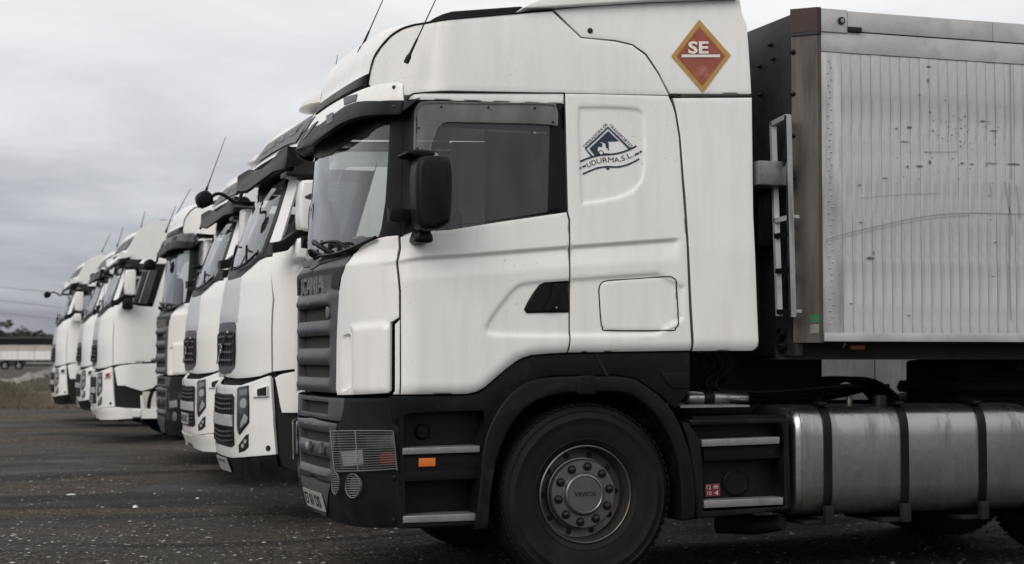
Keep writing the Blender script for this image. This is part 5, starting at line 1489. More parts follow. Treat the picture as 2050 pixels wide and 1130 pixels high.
# front mirror on its bent arm
ym = VY + .55
fm = slab('front_mirror', chaikin(pxz([(391, 401), (394, 388), (411, 381), (424, 391), (426, 410), (401, 420)], ym), 1), ym - .09, .18, M['black'], V2, rad=.03)
Geo().tube(catmull([on_y(*p, ym) for p in ((422, 396), (432, 389), (444, 389), (456, 396), (470, 405), (478, 402), (484, 388), (490, 372))], 4), .016, 8).build('mirror_stalk', M['black'], fm)
# wipers
for p in (((470, 545), (474, 520), (478, 500)), ((500, 530), (504, 512), (507, 497))):
    wiper(V2, VS, list(p), .010, [.03, .05, .06])
wiper(V2, VS, [(470, 501), (478, 500), (490, 499.5), (496, 501)], .009, [.06, .06, .06, .06])
wiper(V2, VS, [(476, 542), (497, 531), (520, 510)], .010, [.03, .03, .03])
# bumper
bw = panel('bumper', VB, [('c', 771), (482, 772), (512, 762), (537, 753), (541, 758), (546, 830), (552, 910), (505, 914), (461, 917), ('c', 912)], M['white2'], V2, off=.0, g=.03, thick=.03, mirror='join')
bgv = panel('bumper_grille', VB, [('c', 789), (466, 789), (469, 796), (470, 891), (464, 896), ('c', 891)], M['black'], V2, off=.006, g=.05, thick=.01, mirror='join')
for y0 in (797, 807, 817, 862, 871, 880):
    panel('grille_bar', VB, [('c', y0), (466, y0), (466, y0 + 3), ('c', y0 + 3)], M['grey'], bgv, off=.018, g=.06, thick=.010, mirror='join')
_fvb = frontx(VB)
for k in range(-5, 6):
    yq = VY + k * .10
    Geo().bar((_fvb(yq, .62) - .014, yq, .62), (_fvb(yq, 1.02) - .014, yq, 1.02), .010, .010).build('grille_rib', M['nut'], bgv, smooth=False)
panel('bumper_strip', VB, [('c', 829), (467, 831), (468, 854), ('c', 850)], M['silver'], V2, off=.024, g=.05, thick=.02, mirror='join')
h1, h2 = panel('headlight', VB, [(477, 780), (480, 776), (497, 773), (498, 810), (498, 846), (480, 869), (477, 860)], M['lampglass'], V2, off=.016, g=.05, thick=.012)
q = panel('lamp_housing', VB, [(475, 780), (480, 775), (498, 772), (499.5, 810), (499.5, 847), (480, 872), (476, 862)], M['nut'], V2, off=.005, g=.05, thick=.006); q[0].parent = h1; q[1].parent = h2
q = panel('reflector', VB, [(482, 800), (494, 797), (495, 816), (482, 818)], M['paper'], V2, off=.010, g=.04, thick=.006, rnd_=1); q[0].parent = h1; q[1].parent = h2  # white patches, here and below, painted in for reflections in the lamp bowls
q = panel('reflector', VB, [(490, 828), (497, 836), (495, 846), (482, 858), (483, 846)], M['paper'], V2, off=.010, g=.04, thick=.006); q[0].parent = h1; q[1].parent = h2
q = panel('reflector', VB, [(481, 782), (496, 779), (496, 790), (481, 793)], M['silver'], V2, off=.010, g=.04, thick=.006); q[0].parent = h1; q[1].parent = h2
f1, f2 = panel('fog_lamp', VB, [(478, 892), (492, 872), (498, 869), (498, 896), (490, 903), (479, 907)], M['nut'], V2, off=.006, g=.05, thick=.01)
for cx_, cy_ in ((487, 893), (492, 884)):
    q = panel('fog_reflector', VB, [(cx_ + 3 * math.cos(t), cy_ + 4.5 * math.sin(t)) for t in np.linspace(0, 6.28, 9)[:-1]], M['plate'], V2, off=.010, g=.04, thick=.005); q[0].parent = f1; q[1].parent = f2
panel('marker_block', VB, [(508, 787), (521, 778), (539, 773), (539, 794), (508, 795)], M['white2'], V2, off=.03, g=.04, thick=.03)
panel('corner_lamp', VB, [(521, 780), (538, 774.5), (538, 792.5), (521, 793)], M['nut'], V2, off=.035, g=.04, thick=.01)
panel('tow_hole', VB, [(537 + 5 * math.cos(t), 898 + 6 * math.sin(t)) for t in np.linspace(0, 6.28, 14)[:-1]], M['void'], V2, off=.004, g=.03, thick=.003)
apron = panel('lower_apron', VB, [('c', 915), (462, 919), (505, 917), (553, 913), (557, 935), (600, 946), ('az', .75, .52), ('az', .75, .37), (600, 960), (540, 963), (492, 961), (463, 948), ('c', 943)], M['dark'], V2, off=.0, g=.05, thick=.04, mirror='join')
nplate(V2, VY, VB.cz(928), .50, .12, _fvb, '1432 FKD')
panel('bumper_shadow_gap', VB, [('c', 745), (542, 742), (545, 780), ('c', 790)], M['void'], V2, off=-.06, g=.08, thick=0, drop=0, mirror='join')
stp = Geo().box((VX + .72, NS + .08, .44), (VX + 1.0, NS + .3, .50), .006).build('step_tread', M['tread'], V2)
Geo().box((VX + .30, NS + .28, .40), (VX + .95, VY, 1.2)).box((VX + .30, VY, .40), (VX + .95, 2 * VY - NS - .28, 1.2)).build('engine_shroud', M['void'], V2, smooth=False)
# cab shell, interior, chassis
g = Geo().box((VX + .30, NS + .09, 1.20), (VX + 2.4, 2 * VY - NS - .09, 1.24)).box((VX + 2.3, NS + .09, 1.24), (VX + 2.36, 2 * VY - NS - .09, 3.4)).box((VX + 1.6, NS + .10, 1.24), (VX + 2.3, NS + .13, 2.95)).box((VX + 1.6, 2 * VY - NS - .13, 1.24), (VX + 2.3, 2 * VY - NS - .10, 2.95))
g.build('cab_liner', M['void'], V2, smooth=False)
Geo().box((VX + .28, NS + .2, 1.7), (VX + .72, 2 * VY - NS - .2, 2.08), .05).build('dashboard', M['interior'], V2)
for s in (-.65, .65):
    Geo().box((VX + 1.1, VY + s - .25, 1.5), (VX + 1.6, VY + s + .25, 1.75), .06).bar((VX + 1.55, VY + s, 1.7), (VX + 1.72, VY + s, 2.5), .5, .14, (1, 0, 0)).build('seat', M['interior'], V2)
Geo().box((VX + 1.9, NS + .2, 1.3), (VX + 1.95, 2 * VY - NS - .2, 2.95)).build('curtain', M['curtain'], V2, smooth=False)
g = Geo()
for y in (VY - .43, VY + .33): g.box((VX + .3, y, .78), (VX + 6.6, y + .1, 1.04))
g.box((VX + 1.25, VY - .9, .46), (VX + 1.5, VY + .9, .62)); g.build('chassis', M['chassis'], V2, smooth=False)
for y, fl in ((NS + .03, False), (2 * VY - NS - .03, True)):
    make_wheel(V2, (VX + 1.42, y, .54), True, flip=fl)
    make_wheel(V2, (VX + 5.12, y, .54), False, flip=fl)
c = (VX + 1.42, NS + .02, .54)
Geo().lathe([(.60, 0), (.66, -.01), (.66, .02), (.60, .5)], c, 'y', 40, a0=-.1, a1=math.pi + .1).build('wheel_arch', M['dark'], V2)
c = (VX + 1.42, 2 * VY - NS - .02, .54)
Geo().lathe([(.60, 0), (.66, .01), (.66, -.02), (.60, -.5)], c, 'y', 40, a0=-.1, a1=math.pi + .1).build('wheel_arch', M['dark'], V2)
ant2 = antenna(V2, on_y(664, 185, VY - .3), on_y(676, 110, VY - .3), stub=.1)
# ---- copies
def vcopy(px, depth, label):
    o = copy_tree(V2); o.location = at_depth(px, depth); tag(o, label, 'truck', 'trucks parked in a row'); return o
def kids(o, *names):
    return [c for c in o.children if c.name.split('.')[0] in names]
def drop(o, *names):
    for c in kids(o, *names):
        for q in list(c.children): bpy.data.objects.remove(q)
        bpy.data.objects.remove(c)
V3 = vcopy(378, 19.2, 'white tractor truck with dark visor and deep white bumper, third from the right')
V5 = vcopy(188, 28.8, 'white tractor truck with white visor and white side step, left of the grey-visored one')
V6 = vcopy(158, 34.0, 'far white tractor truck with dark visor, second from the left end of the row')
V7 = vcopy(107, 38.0, 'leftmost white tractor truck at the far end of the row, mirror on a bent arm')
for o in (V3, V5): drop(o, 'lower_apron', 'front_mirror', 'number_plate')
drop(V6, 'front_mirror', 'roof_beacon_shell', 'beacon_bracket'); drop(V5, 'roof_beacon_shell', 'beacon_bracket'); drop(V7, 'roof_beacon_shell', 'beacon_bracket')
# white bumper variant, built on the third truck and reused on the fifth
wb = panel('lower_bumper', VB, [('c', 914), (461, 918), (505, 916), (553, 912), ('az', .16, .52), ('az', .16, .37), (545, 963), (492, 960), (463, 946), ('c', 941)], M['white2'], V2, off=.012, g=.05, thick=.04, mirror='join')
sb = panel('side_step', VB, [('az', .19, .74), ('az', .22, .52), ('az', .80, .52), ('az', .80, .76), ('az', .86, .76), ('az', .86, .36), ('az', .17, .36), ('az', .15, .74)], M['white2'], V2, off=.0, g=.08, thick=.25)
sk_ = panel('step_back', VB, [('az', .19, .50), ('az', .82, .50), ('az', .82, .80), ('az', .19, .80)], M['hazewhite'], V2, off=-.03, g=.2, thick=.01)
npl = nplate(V2, VY, VB.cz(872), .50, .12, _fvb, '0417 GBC')
for tgt in (V3, V5):
    for o in (wb, sb[0], sb[1], sk_[0], sk_[1], npl): copy_tree(o, tgt)
for o in (wb, sb[0], sb[1], sk_[0], sk_[1], npl):
    for q in list(o.children): bpy.data.objects.remove(q)
    bpy.data.objects.remove(o)
for tgt in (V5, V7):
    for c in kids(tgt, 'visor'): recolour(c, M['white2'])
    b = panel('visor_lower_band', VV, [(612.5, 322), (597, 333.5), (565, 339.5), (545, 344), ('az', -1.5, 2.82), ('az', -1.5, 2.90), (560, 325), (580, 318), (614, 312)], M['black'], V2, off=.006, g=.06, thick=.03, mirror='join')
    copy_tree(b, tgt); bpy.data.objects.remove(b)
for c in kids(V5, 'corner_lamp'): recolour(c, M['redlens'])
for c in kids(V5, 'mirror_housing'):
    if max(v.co.z for v in c.data.vertices) < 2.4: recolour(c, M['black'])

# ---- the same make as the nearest truck, fourth from the right
T4 = copy_tree(T1)
T4.location = at_depth(316, 22.6)
tag(T4, 'white tractor truck with rounded dark grey visor and dark ribbed grille, fourth from the right', 'truck', 'trucks parked in a row')
drop(T4, 'diamond_sign', 'company_logo', 'number_plate', 'antenna', 'top_spoiler')
for c in T4.children:
    if c.name.startswith('visor'): recolour(c, M['grey'] if c.name.startswith('visor.') else M['dark'])
    for q in list(c.children):
        if q.name.startswith(('headlight_guard', 'lamp_guard')): bpy.data.objects.remove(q)
off4 = np.array(T4.location) - T1LOC
def px4(px, py, y): return on_y(px, py, y + off4[1])
ym = 1.9
fm4 = slab('front_mirror', chaikin(pxz([(286, 533), (290, 522), (302, 518), (310, 527), (311, 540), (292, 543)], ym + off4[1]), 1), ym + off4[1] - .09, .18, M['black'], T4, rad=.03)
Geo().tube([px4(308, 528, ym), px4(314, 524, ym), px4(316, 515, ym), px4(317, 506, ym)], .016, 8).build('mirror_stalk', M['black'], fm4)
antenna(T4, on_y(347, 441, 14.2), on_y(381, 379, 14.2), r=.007, stub=.16)
antenna(T4, on_y(333, 462, 13.6), on_y(352, 412, 13.6), r=.006, stub=.16)
for tr, b, t, y in ((V3, (414, 378), (452, 274), 10.2), (V5, (279, 470), (290, 424), 20.5), (V6, (235, 492), (247, 455), 26.3), (V7, (205, 503), (221, 468), 30.5)):
    drop(tr, 'antenna'); antenna(tr, on_y(*b, y), on_y(*t, y), r=.009 if y > 15 else .006)

# ---- trailer of the second truck: the same box, seen only in the gap under the near trailer
TR2 = empty('box_trailer', (0, 0, 0), 'pale trailer behind the second truck, glimpsed under the near trailer', 'trailer', 'trailers behind the trucks')
TR2.location = np.array(TR.location) + np.array([VX + 1.414 + .3, VY - YC, 0])
for c in list(TR.children):
    n = c.name.split('.')[0]
    if n in ('front_wall', 'corner_post', 'corner_casting', 'top_rail', 'upper_side_rail', 'front_side_panel', 'bottom_rail', 'box_core', 'roof_sheet', 'rear_doors', 'chassis_beam', 'kingpin_plate', 'landing_leg', 'trailer_axle', 'wheel', 'far_side_sheet', 'rail_end_plate'):
        copy_tree(c, TR2)
l2 = np.array(TR2.location)
Geo().box((l2[0] + .12, l2[1] - 1.275, 1.502), (l2[0] + 13.3, l2[1] - 1.25, 3.248)).build('side_sheet', M['aluplate'], TR2, smooth=False)
for k in range(3):
    xx = float(on_y(1640 + 107 * k, 745, l2[1] - 1.2)[0]); x3 = float(on_y(1640 + 107 * (k + 1), 745, l2[1] - 1.2)[0])
    Geo().box((xx + .006, l2[1] - 1.24, .80), (x3 - .006, l2[1] - 1.21, 1.44), .004).build('side_skirt', M['aluplate'], TR2)
# ================================================================== ground and far things
def ground_mat():
    m = bpy.data.materials.new('wet_gravel_ground'); m.use_nodes = True
    n = m.node_tree.nodes; l = m.node_tree.links; b = n['Principled BSDF']
    t = n.new('ShaderNodeTexCoord')
    def noise(scale, detail=8, rough=.6, st=(1, 1, 1), dist=0.0):
        mp = n.new('ShaderNodeMapping'); mp.inputs['Scale'].default_value = st; l.new(t.outputs['Object'], mp.inputs[0])
        a = n.new('ShaderNodeTexNoise'); a.inputs['Scale'].default_value = scale; a.inputs['Detail'].default_value = detail; a.inputs['Roughness'].default_value = rough; a.inputs['Distortion'].default_value = dist
        l.new(mp.outputs[0], a.inputs['Vector']); return a.outputs['Fac']
    def ramp(f, stops):
        r = n.new('ShaderNodeValToRGB'); e = r.color_ramp.elements
        e[0].position, e[0].color = stops[0][0], (*stops[0][1], 1); e[1].position, e[1].color = stops[-1][0], (*stops[-1][1], 1)
        for p, c in stops[1:-1]: q = e.new(p); q.color = (*c, 1)
        l.new(f, r.inputs[0]); return r.outputs[0]
    def mix(f, a, c, mode='MIX'):
        x = n.new('ShaderNodeMixRGB'); x.blend_type = mode
        if hasattr(f, 'is_linked'): l.new(f, x.inputs[0])
        else: x.inputs[0].default_value = f
        l.new(a, x.inputs[1]); l.new(c, x.inputs[2]); return x.outputs[0]
    base = ramp(noise(38, 9, .75), [(.40, (.004, .0035, .0032)), (.48, (.023, .0195, .0168)), (.55, (.056, .0475, .0395)), (.64, (.26, .225, .19))])
    warm = ramp(noise(7, 8, .7), [(.35, (.40, .38, .36)), (.65, (1.5, 1.36, 1.2))])
    c = mix(1.0, base, warm, 'MULTIPLY')
    rut = ramp(noise(.5, 9, .68, (.5, 1.3, 1), .5), [(.38, (.30, .30, .31)), (.50, (.95, .95, .95)), (.66, (1.9, 1.8, 1.65))])
    c = mix(1.0, c, rut, 'MULTIPLY')
    trk = ramp(noise(.9, 5, .55, (.07, .85, 1), .3), [(.42, (.20, .20, .20)), (.50, (.95, .95, .95)), (.8, (1.15, 1.12, 1.1))])
    c = mix(1.0, c, trk, 'MULTIPLY')
    l.new(c, b.inputs['Base Color'])
    wet = ramp(noise(.5, 9, .68, (.5, 1.3, 1), .5), [(.36, (.55, .55, .55)), (.5, (.85, .85, .85)), (.7, (.95, .95, .95))])
    l.new(wet, b.inputs['Roughness'])
    b.inputs['Specular IOR Level'].default_value = .35
    bp = n.new('ShaderNodeBump'); bp.inputs['Strength'].default_value = .9; bp.inputs['Distance'].default_value = .03
    l.new(noise(30, 9, .8), bp.inputs['Height']); l.new(bp.outputs[0], b.inputs['Normal'])
    return m
GM = ground_mat()
# one sheet out to the horizon, finely cut and slightly uneven where the trucks stand
def gaxis(lo, hi, a, b, step, far):
    mid = np.arange(a, b + 1e-6, step)
    L = a - np.geomspace(step, a - lo, far)[::-1]; R = b + np.geomspace(step, hi - b, far)
    return np.concatenate([L, mid, R])
gx = gaxis(-1500, 1500, -14, 12, .16, 26); gy = gaxis(-300, 2800, -3, 48, .16, 26)
X, Y = np.meshgrid(gx, gy)
def lumps(X, Y):
    r = np.random.RandomState(4); h = np.zeros_like(X)
    for k in range(40):
        f = r.uniform(.25, 3.6); th = r.uniform(0, 6.28); h += .020 / (1 + f * 1.6) * np.sin(f * (X * math.cos(th) + Y * math.sin(th)) + r.uniform(0, 6.28))
    near = sstep((40 - np.hypot(X, Y - 15)) / 10)
    return (h - .012) * near
Hh = lumps(X, Y)
ny_, nx_ = X.shape
V = np.stack([X.ravel(), Y.ravel(), Hh.ravel()], 1)
I = np.arange(nx_ * ny_).reshape(ny_, nx_)
Fc = np.stack([I[:-1, :-1].ravel(), I[:-1, 1:].ravel(), I[1:, 1:].ravel(), I[1:, :-1].ravel()], 1)
gr = mk('ground', V, Fc, GM, None)
gr['kind'] = 'structure'
# loose stones and chips
def stones(name, n_, sizes, cols, seed, region):
    r = np.random.RandomState(seed)
    P = region(r, n_)
    s = sizes[0] + (sizes[1] - sizes[0]) * r.rand(n_) ** 3
    base = np.array([(1, 0, 0), (0, 1, 0), (-1, 0, 0), (0, -1, 0), (0, 0, .7), (0, 0, -.5)], float)
    V = base[None] * (s[:, None, None] * (.6 + .8 * r.rand(n_, 6, 1)))
    V[:, :, 2] *= (.25 + .35 * r.rand(n_, 1))
    a = r.rand(n_) * 6.28; c, sn = np.cos(a)[:, None], np.sin(a)[:, None]
    x = V[:, :, 0] * c - V[:, :, 1] * sn; y = V[:, :, 0] * sn + V[:, :, 1] * c
    V[:, :, 0], V[:, :, 1] = x + P[:, 0:1], y + P[:, 1:2]
    V[:, :, 2] += lumps(P[:, 0], P[:, 1])[:, None] + s[:, None] * .12
    f = np.array([(0, 1, 4), (1, 2, 4), (2, 3, 4), (3, 0, 4), (1, 0, 5), (2, 1, 5), (3, 2, 5), (0, 3, 5)])
    Fc = (f[None] + (np.arange(n_) * 6)[:, None, None]).reshape(-1, 3)
    o = mk(name, V.reshape(-1, 3), Fc, cols[0], None, smooth=False)
    for m in cols[1:]: o.data.materials.append(m)
    mi = np.repeat(r.choice(len(cols), n_, p=[.42, .33, .17, .08]), 8)
    o.data.polygons.foreach_set('material_index', mi.astype(np.int32))
    return tag(o, kind='stuff')
def near_region(r, n_):
    out = []
    while len(out) < n_:
        py = HOR + (85 + 360 * r.rand() ** .8); px = r.uniform(-260, 2300)
        p = on_z(px, py); out.append(p[:2] + r.normal(0, .05, 2))
    return np.array(out)
sm_ = [mat('stone_dark', (.022, .020, .018), .8), mat('stone_brown', (.065, .052, .041), .85), mat('stone_grey', (.13, .125, .12), .8), mat('stone_pale', (.36, .35, .33), .7)]
tag(stones('gravel', 42000, (.004, .022), sm_, 3, near_region), 'loose dark gravel and pale chips over the yard', 'gravel')
# a few pieces of litter that stand out
rs = random.Random(2)
for px, py, w, d, h, lab, m, nm in ((271, 1013, .030, .03, .024, 'small white lump of plaster on the dark ground, the brightest one', 'paper', 'rubble_piece'), (142, 991, .06, .02, .006, 'flat white scrap lying far left of the plaster lump', 'paper', 'litter_scrap'), (395, 999, .02, .02, .012, 'small white stone right of the plaster lump', 'paper', 'white_stone'), (418, 1077, .035, .02, .005, 'thin pale scrap on the ground near the lower edge, nearest to the camera', 'plate', 'litter_scrap')):
    c = on_z(px, py); c[2] = float(lumps(np.array([c[0]]), np.array([c[1]]))[0])
    g = Geo(); k = 9
    ring = [(c[0] + w * (.7 + .3 * rs.random()) * math.cos(6.28 * i / k), c[1] + w * .8 * (.7 + .3 * rs.random()) * math.sin(6.28 * i / k)) for i in range(k)]
    V = [(x, y, c[2] + .002) for x, y in ring] + [(c[0] + (x - c[0]) * .7, c[1] + (y - c[1]) * .7, c[2] + h * (.7 + .5 * rs.random())) for x, y in ring]
    o = g.add(V, [(i, (i + 1) % k, k + (i + 1) % k, k + i) for i in range(k)] + [tuple(range(k, 2 * k)), tuple(range(k - 1, -1, -1))]).build(nm, M[m], None, origin=(c[0], c[1], c[2]))
    tag(o, lab, 'litter' if 'scrap' in nm else 'stone')

# ---- rough grass bank
GB = mat('dead_grass_soil', (.062, .048, .030), .95, var=.4, scale=1.2, dirt=(.040, .033, .019), dirt_amt=.9, dlo=.4, dhi=.65)
def gdir(px, depth): return at_depth(px, depth)
A0 = gdir(-1600, 45.5); ux = rt[:2]; uy = np.array([math.sin(YAW), math.cos(YAW)])
nx_, ny_ = 330, 44
V = []
r = np.random.RandomState(9)
ph = r.uniform(0, 6.28, (30,)); fr_ = r.uniform(.4, 4, (30,)); th = r.uniform(0, 6.28, (30,))
def bankh(u, v):
    h = .30 * sstep(v / 2.2) * sstep((15.5 - v) / 4)
    n_ = sum(.06 / (1 + .5 * f) * np.sin(f * (u * math.cos(t) + v * math.sin(t)) + p) for f, t, p in zip(fr_, th, ph))
    return h + n_ * sstep(v / 1.2) * sstep((15.5 - v) / 3) * 1.6 - .03 * (1 - sstep(v / .4))
U, Vv = np.meshgrid(np.linspace(0, 45, nx_), np.linspace(0, 15.5, ny_))
HB = bankh(U, Vv)
PX = A0[0] + U * ux[0] + Vv * uy[0]; PY = A0[1] + U * ux[1] + Vv * uy[1]
I = np.arange(nx_ * ny_).reshape(ny_, nx_)
Fc = np.stack([I[:-1, :-1].ravel(), I[:-1, 1:].ravel(), I[1:, 1:].ravel(), I[1:, :-1].ravel()], 1)
mk('verge', np.stack([PX.ravel(), PY.ravel(), HB.ravel()], 1), Fc, GB, None)['kind'] = 'structure'
gms = [mat('grass_straw', (.120, .092, .052), .9), mat('grass_green', (.060, .047, .028), .9), mat('grass_brown', (.060, .046, .028), .9)]
N_ = 24000
u = r.rand(N_) * 45; v = .1 + 15 * r.rand(N_) ** 1.3
hb = bankh(u, v); cl = np.sin(u * 1.7 + 2 * np.sin(v * .9)) * np.sin(v * 1.3 + u * .4)
hgt = (.05 + .12 * r.rand(N_)) * (1 + .5 * cl)
px_ = A0[0] + u * ux[0] + v * uy[0]; py_ = A0[1] + u * ux[1] + v * uy[1]
an = r.rand(N_) * 6.28; w = .012 + .012 * r.rand(N_); lean = r.normal(0, .10, (N_, 2))
B1 = np.stack([px_ - w * np.cos(an), py_ - w * np.sin(an), hb - .01], 1); B2 = np.stack([px_ + w * np.cos(an), py_ + w * np.sin(an), hb - .01], 1)
Tp = np.stack([px_ + lean[:, 0], py_ + lean[:, 1], hb + hgt], 1)
o = mk('grass', np.stack([B1, B2, Tp], 1).reshape(-1, 3), np.arange(N_ * 3).reshape(-1, 3), gms[0], None, smooth=False)
for m in gms[1:]: o.data.materials.append(m)
o.data.polygons.foreach_set('material_index', np.where(cl > .35, 1, np.where(r.rand(N_) < .45, 2, 0)).astype(np.int32))
tag(o, 'rough brown and green grass on the bank behind the yard', 'grass', kind='stuff')

# ---- heaps of spoil
HM = mat('grey_spoil', (.13, .125, .12), .95, var=.3, scale=1.5, bump=.6, bscale=9)
HM2 = mat('pale_sand', (.23, .22, .21), .95, var=.15, scale=1.2, bump=.4, bscale=9)
def heap(px, depth, rx, ry, h, m, label, seed):
    c = gdir(px, depth); r = np.random.RandomState(seed); nr, na = 14, 40; V = []; Fc = []
    for i in range(nr + 1):
        q = i / nr
        for k in range(na):
            t = 2 * math.pi * k / na; w = 1 + .10 * math.sin(2 * t + seed) + .06 * math.sin(5 * t + 2 * seed)
            z = h * (1 - q) ** 1.1 * (1 + .12 * math.sin(7 * q + 3 * t)) + r.normal(0, .02) * (0 < q < 1)
            if i == nr: z = -.03
            V.append((c[0] + rx * q * w * math.cos(t), c[1] + ry * q * w * math.sin(t), z))
    for i in range(nr):
        for k in range(na): Fc.append((i * na + k, (i + 1) * na + k, (i + 1) * na + (k + 1) % na, i * na + (k + 1) % na))
    o = Geo().add(V, Fc).build('spoil_heap', m, None, angle=60, origin=(c[0], c[1], 0))
    tag(o, label, 'heap', 'heaps of spoil behind the bank')
heap(122, 84, 2.4, 3, 1.15, HM, 'tall grey spoil heap right beside the leftmost truck', 1)
heap(62, 82, 1.9, 2.5, .62, HM2, 'small pale sand heap between the tall heap and the low one', 2)
heap(-5, 80, 2.6, 3, .40, HM2, 'low pale sand heap at the left edge', 3)

# ---- far tipper trailer
D = 205.0
FT = empty('tipper_trailer', gdir(20, D), 'distant long white trailer parked at the far left behind the heaps', 'trailer')
fl_ = np.array(FT.location); fr = np.array([rt[0], rt[1], 0]); fd = np.array([uy[0], uy[1], 0])
def fbox(name, u0, u1, v0, v1, z0, z1, m):
    V = [fl_ + fr * u_ + fd * v_ + np.array([0, 0, z_]) for u_ in (u0, u1) for v_ in (v0, v1) for z_ in (z0, z1)]
    return mk(name, V, [(0, 1, 3, 2), (4, 6, 7, 5), (0, 4, 5, 1), (2, 3, 7, 6), (0, 2, 6, 4), (1, 5, 7, 3)], m, FT, smooth=False)
FW = mat('far_white_sheet', (.72, .71, .68), .6, var=.06, scale=.5); FBg = mat('far_beige_sheet', (.42, .38, .33), .7, var=.08, scale=.5)
fbox('upper_side', -7, 7, 0, 2.5, 2.26, 2.95, FBg)
for k in range(7):
    u0 = -7 + 2 * k
    for j in range(3):
        q = u0 + .02 + j * .66; fbox('side_panel', q, q + .64, -.05, .2, 1.18, 2.24, FW)
for k in range(8): fbox('side_post', -7.04 + 2 * k, -6.96 + 2 * k, -.08, .1, 1.0, 2.95, M['alurail'])
fbox('floor', -7, 7, .05, 2.5, 1.0, 1.17, M['chassis']); fbox('core', -6.95, 6.95, .1, 2.45, 1.17, 2.9, M['chassis'])
fbox('side_guard', 2.0, 5.6, .1, .14, .72, .82, M['alurail']); fbox('side_guard', 2.0, 5.6, .1, .14, .95, 1.03, M['alurail'])
for u_ in (-2.3, -.6, 1.1, 6.4):
    c = fl_ + fr * u_ + fd * .05
    w = bpy.data.objects.new('wheel', None); linkobj(w, FT); w.location = c + np.array([0, 0, .5]) - fl_; w.rotation_euler = (0, 0, -YAW)
    for key in ('tyre', 'rim', 'hub'):
        q = WHEEL[key].copy(); q.name = key; linkobj(q, w)
        if key != 'tyre': recolour(q, M['alu'])
# ---- long dark shed and trees behind it
SD = empty('shed', gdir(20, 300), 'long low dark shed with a pale ridge behind the distant white trailer', 'shed')
sl_ = np.array(SD.location)
def sbox(name, u0, u1, v0, v1, z0, z1, m):
    V = [sl_ + fr * u_ + fd * v_ + np.array([0, 0, z_]) for u_ in (u0, u1) for v_ in (v0, v1) for z_ in (z0, z1)]
    return mk(name, V, [(0, 1, 3, 2), (4, 6, 7, 5), (0, 4, 5, 1), (2, 3, 7, 6), (0, 2, 6, 4), (1, 5, 7, 3)], m, SD, smooth=False)
sbox('wall', -40, 60, 0, 14, 0, 3.6, M['brownbeam'])
V = [sl_ + fr * u_ + fd * v_ + np.array([0, 0, z_]) for u_ in (-41, 61) for v_, z_ in ((-.6, 3.5), (-.6, 3.7), (7, 5.0), (14.6, 3.7), (14.6, 3.5))]
mk('roof', V, [(0, 1, 6, 5), (1, 2, 7, 6), (2, 3, 8, 7), (3, 4, 9, 8), (4, 0, 5, 9), (0, 4, 3, 2, 1), (5, 6, 7, 8, 9)], mat('tarred_roof', (.012, .012, .012), 1.0, spec=0.0), SD, smooth=False)
sbox('ridge_cap', -41, 61, 6.4, 7.6, 4.95, 5.25, M['post'])
TRM = [mat('far_leaf_dark', (.030, .036, .028), .9), mat('far_leaf_mid', (.045, .050, .040), .9), mat('bark', (.05, .043, .036), .9)]
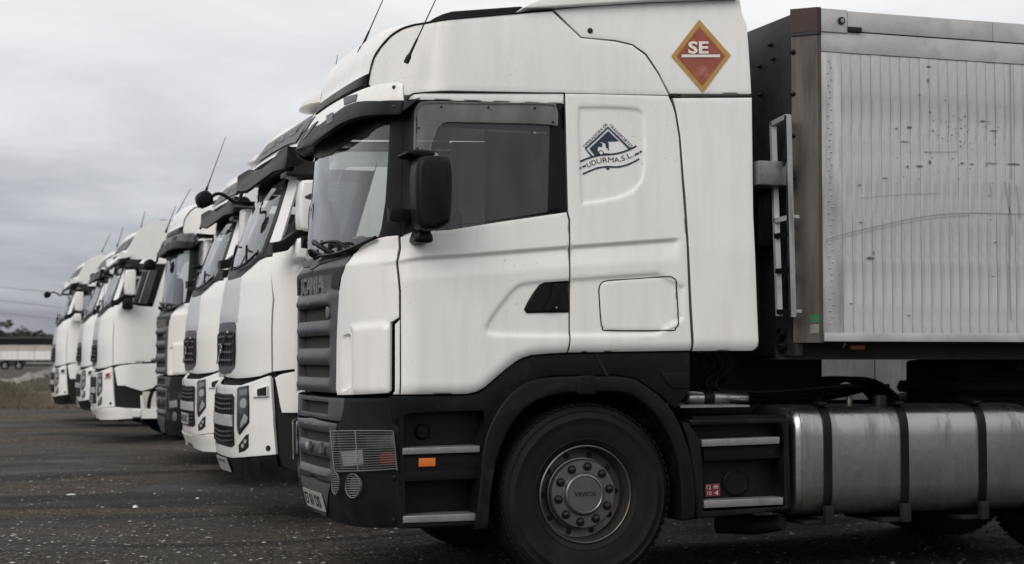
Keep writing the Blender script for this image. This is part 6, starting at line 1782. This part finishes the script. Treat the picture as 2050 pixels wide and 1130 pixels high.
def tree(px, depth, h, wd, seed, label):
    b = gdir(px, depth); r = np.random.RandomState(seed)
    t = empty('tree', b, label, 'tree', 'trees on the horizon')
    g = Geo().tube([b, b + (r.normal(0, .1), r.normal(0, .1), h * .3), b + (r.normal(0, .3), 0, h * .6)], [.22, .16, .06], 7)
    for k in range(5):
        a = r.rand() * 6.28; s = b + np.array([0, 0, h * (.28 + .07 * k)]); g.tube([s, s + np.array([math.cos(a) * wd * .3, math.sin(a) * wd * .3, h * .2])], [.09, .03], 5)
    g.build('trunk', TRM[2], t)
    n_ = 420; cs = r.normal(0, 1, (9, 3)) * np.array([wd * .26, wd * .26, h * .15]) + np.array([0, 0, h * .62])
    ci = r.randint(0, 9, n_); d = r.normal(0, 1, (n_, 3)); d /= np.linalg.norm(d, axis=1)[:, None]
    rad = (.55 + .45 * r.rand(n_)) * wd * .26
    P = cs[ci] + d * rad[:, None] * np.array([1, 1, .8]); P[:, 2] = np.clip(P[:, 2], h * .12, h * 1.0)
    V = []; s = (.22 + .25 * r.rand(n_)) * wd / 6
    e1 = r.normal(0, 1, (n_, 3)); e1 /= np.linalg.norm(e1, axis=1)[:, None]; e2 = np.cross(e1, d); e2 /= np.linalg.norm(e2, axis=1)[:, None] + 1e-9
    Q = np.stack([P - e1 * s[:, None], P + e2 * s[:, None], P + e1 * s[:, None], P - e2 * s[:, None]], 1) + b
    o = mk('crown', Q.reshape(-1, 3), np.arange(n_ * 4).reshape(-1, 4), TRM[0], t, smooth=False)
    o.data.materials.append(TRM[1]); o.data.polygons.foreach_set('material_index', (ci % 2).astype(np.int32))
tree(8, 410, 10.6, 6.2, 1, 'tallest tree on the horizon at the left edge')
tree(33, 412, 9.4, 9.0, 2, 'broad round tree on the horizon right of the tallest one')
for k, px in enumerate(range(-250, 200, 17)):
    tree(px, 430 + 14 * math.sin(k * 2.1), 7.6 + 1.1 * math.sin(k * 1.7), 8.5, 10 + k, 'dark low tree in the row along the horizon')
# ---- power lines
PL = [((0, 575), (100, 588)), ((0, 602), (96, 616)), ((0, 627), (98, 640))]
names_ = ['top wire', 'middle wire', 'lowest wire']
ends = []
for (a, b), nm in zip(PL, names_):
    def wpt(px, py, d): 
        p = gdir(px, d); p[2] = CAM[2] + (HOR - py) / FPX * d; return p
    sl = (b[1] - a[1]) / (b[0] - a[0])
    pts = []
    for px in np.linspace(-700, 800, 25):
        d = 120 + (px + 700) * .06
        py = a[1] + sl * (px - a[0]) * .8
        pts.append(wpt(px, py, d) )
    g = Geo().tube(pts, .022, 5).build('power_line', M['wire'], None, origin=pts[0])
    tag(g, 'thin %s of the three power lines in the sky at the far left' % nm, 'power line', 'power lines'); ends.append((pts[0], pts[-1]))
PM = mat('pole_wood', (.09, .075, .06), .9)
for e, lab in ((0, 'wooden pole carrying the power lines, beyond the left edge'), (1, 'wooden pole carrying the power lines, hidden behind the trucks')):
    c = ends[0][e]; P = empty('utility_pole', (c[0], c[1], 0), lab, 'pole', 'utility poles')
    Geo().tube([(c[0], c[1], 0), (c[0], c[1], c[2] + .6)], [.16, .10], 10).build('post', PM, P)
    for q in ends: Geo().box((q[e][0] - .08, q[e][1] - .08, q[e][2] - .15), (q[e][0] + .08, q[e][1] + .08, q[e][2]), .01).build('insulator', M['alurail'], P)
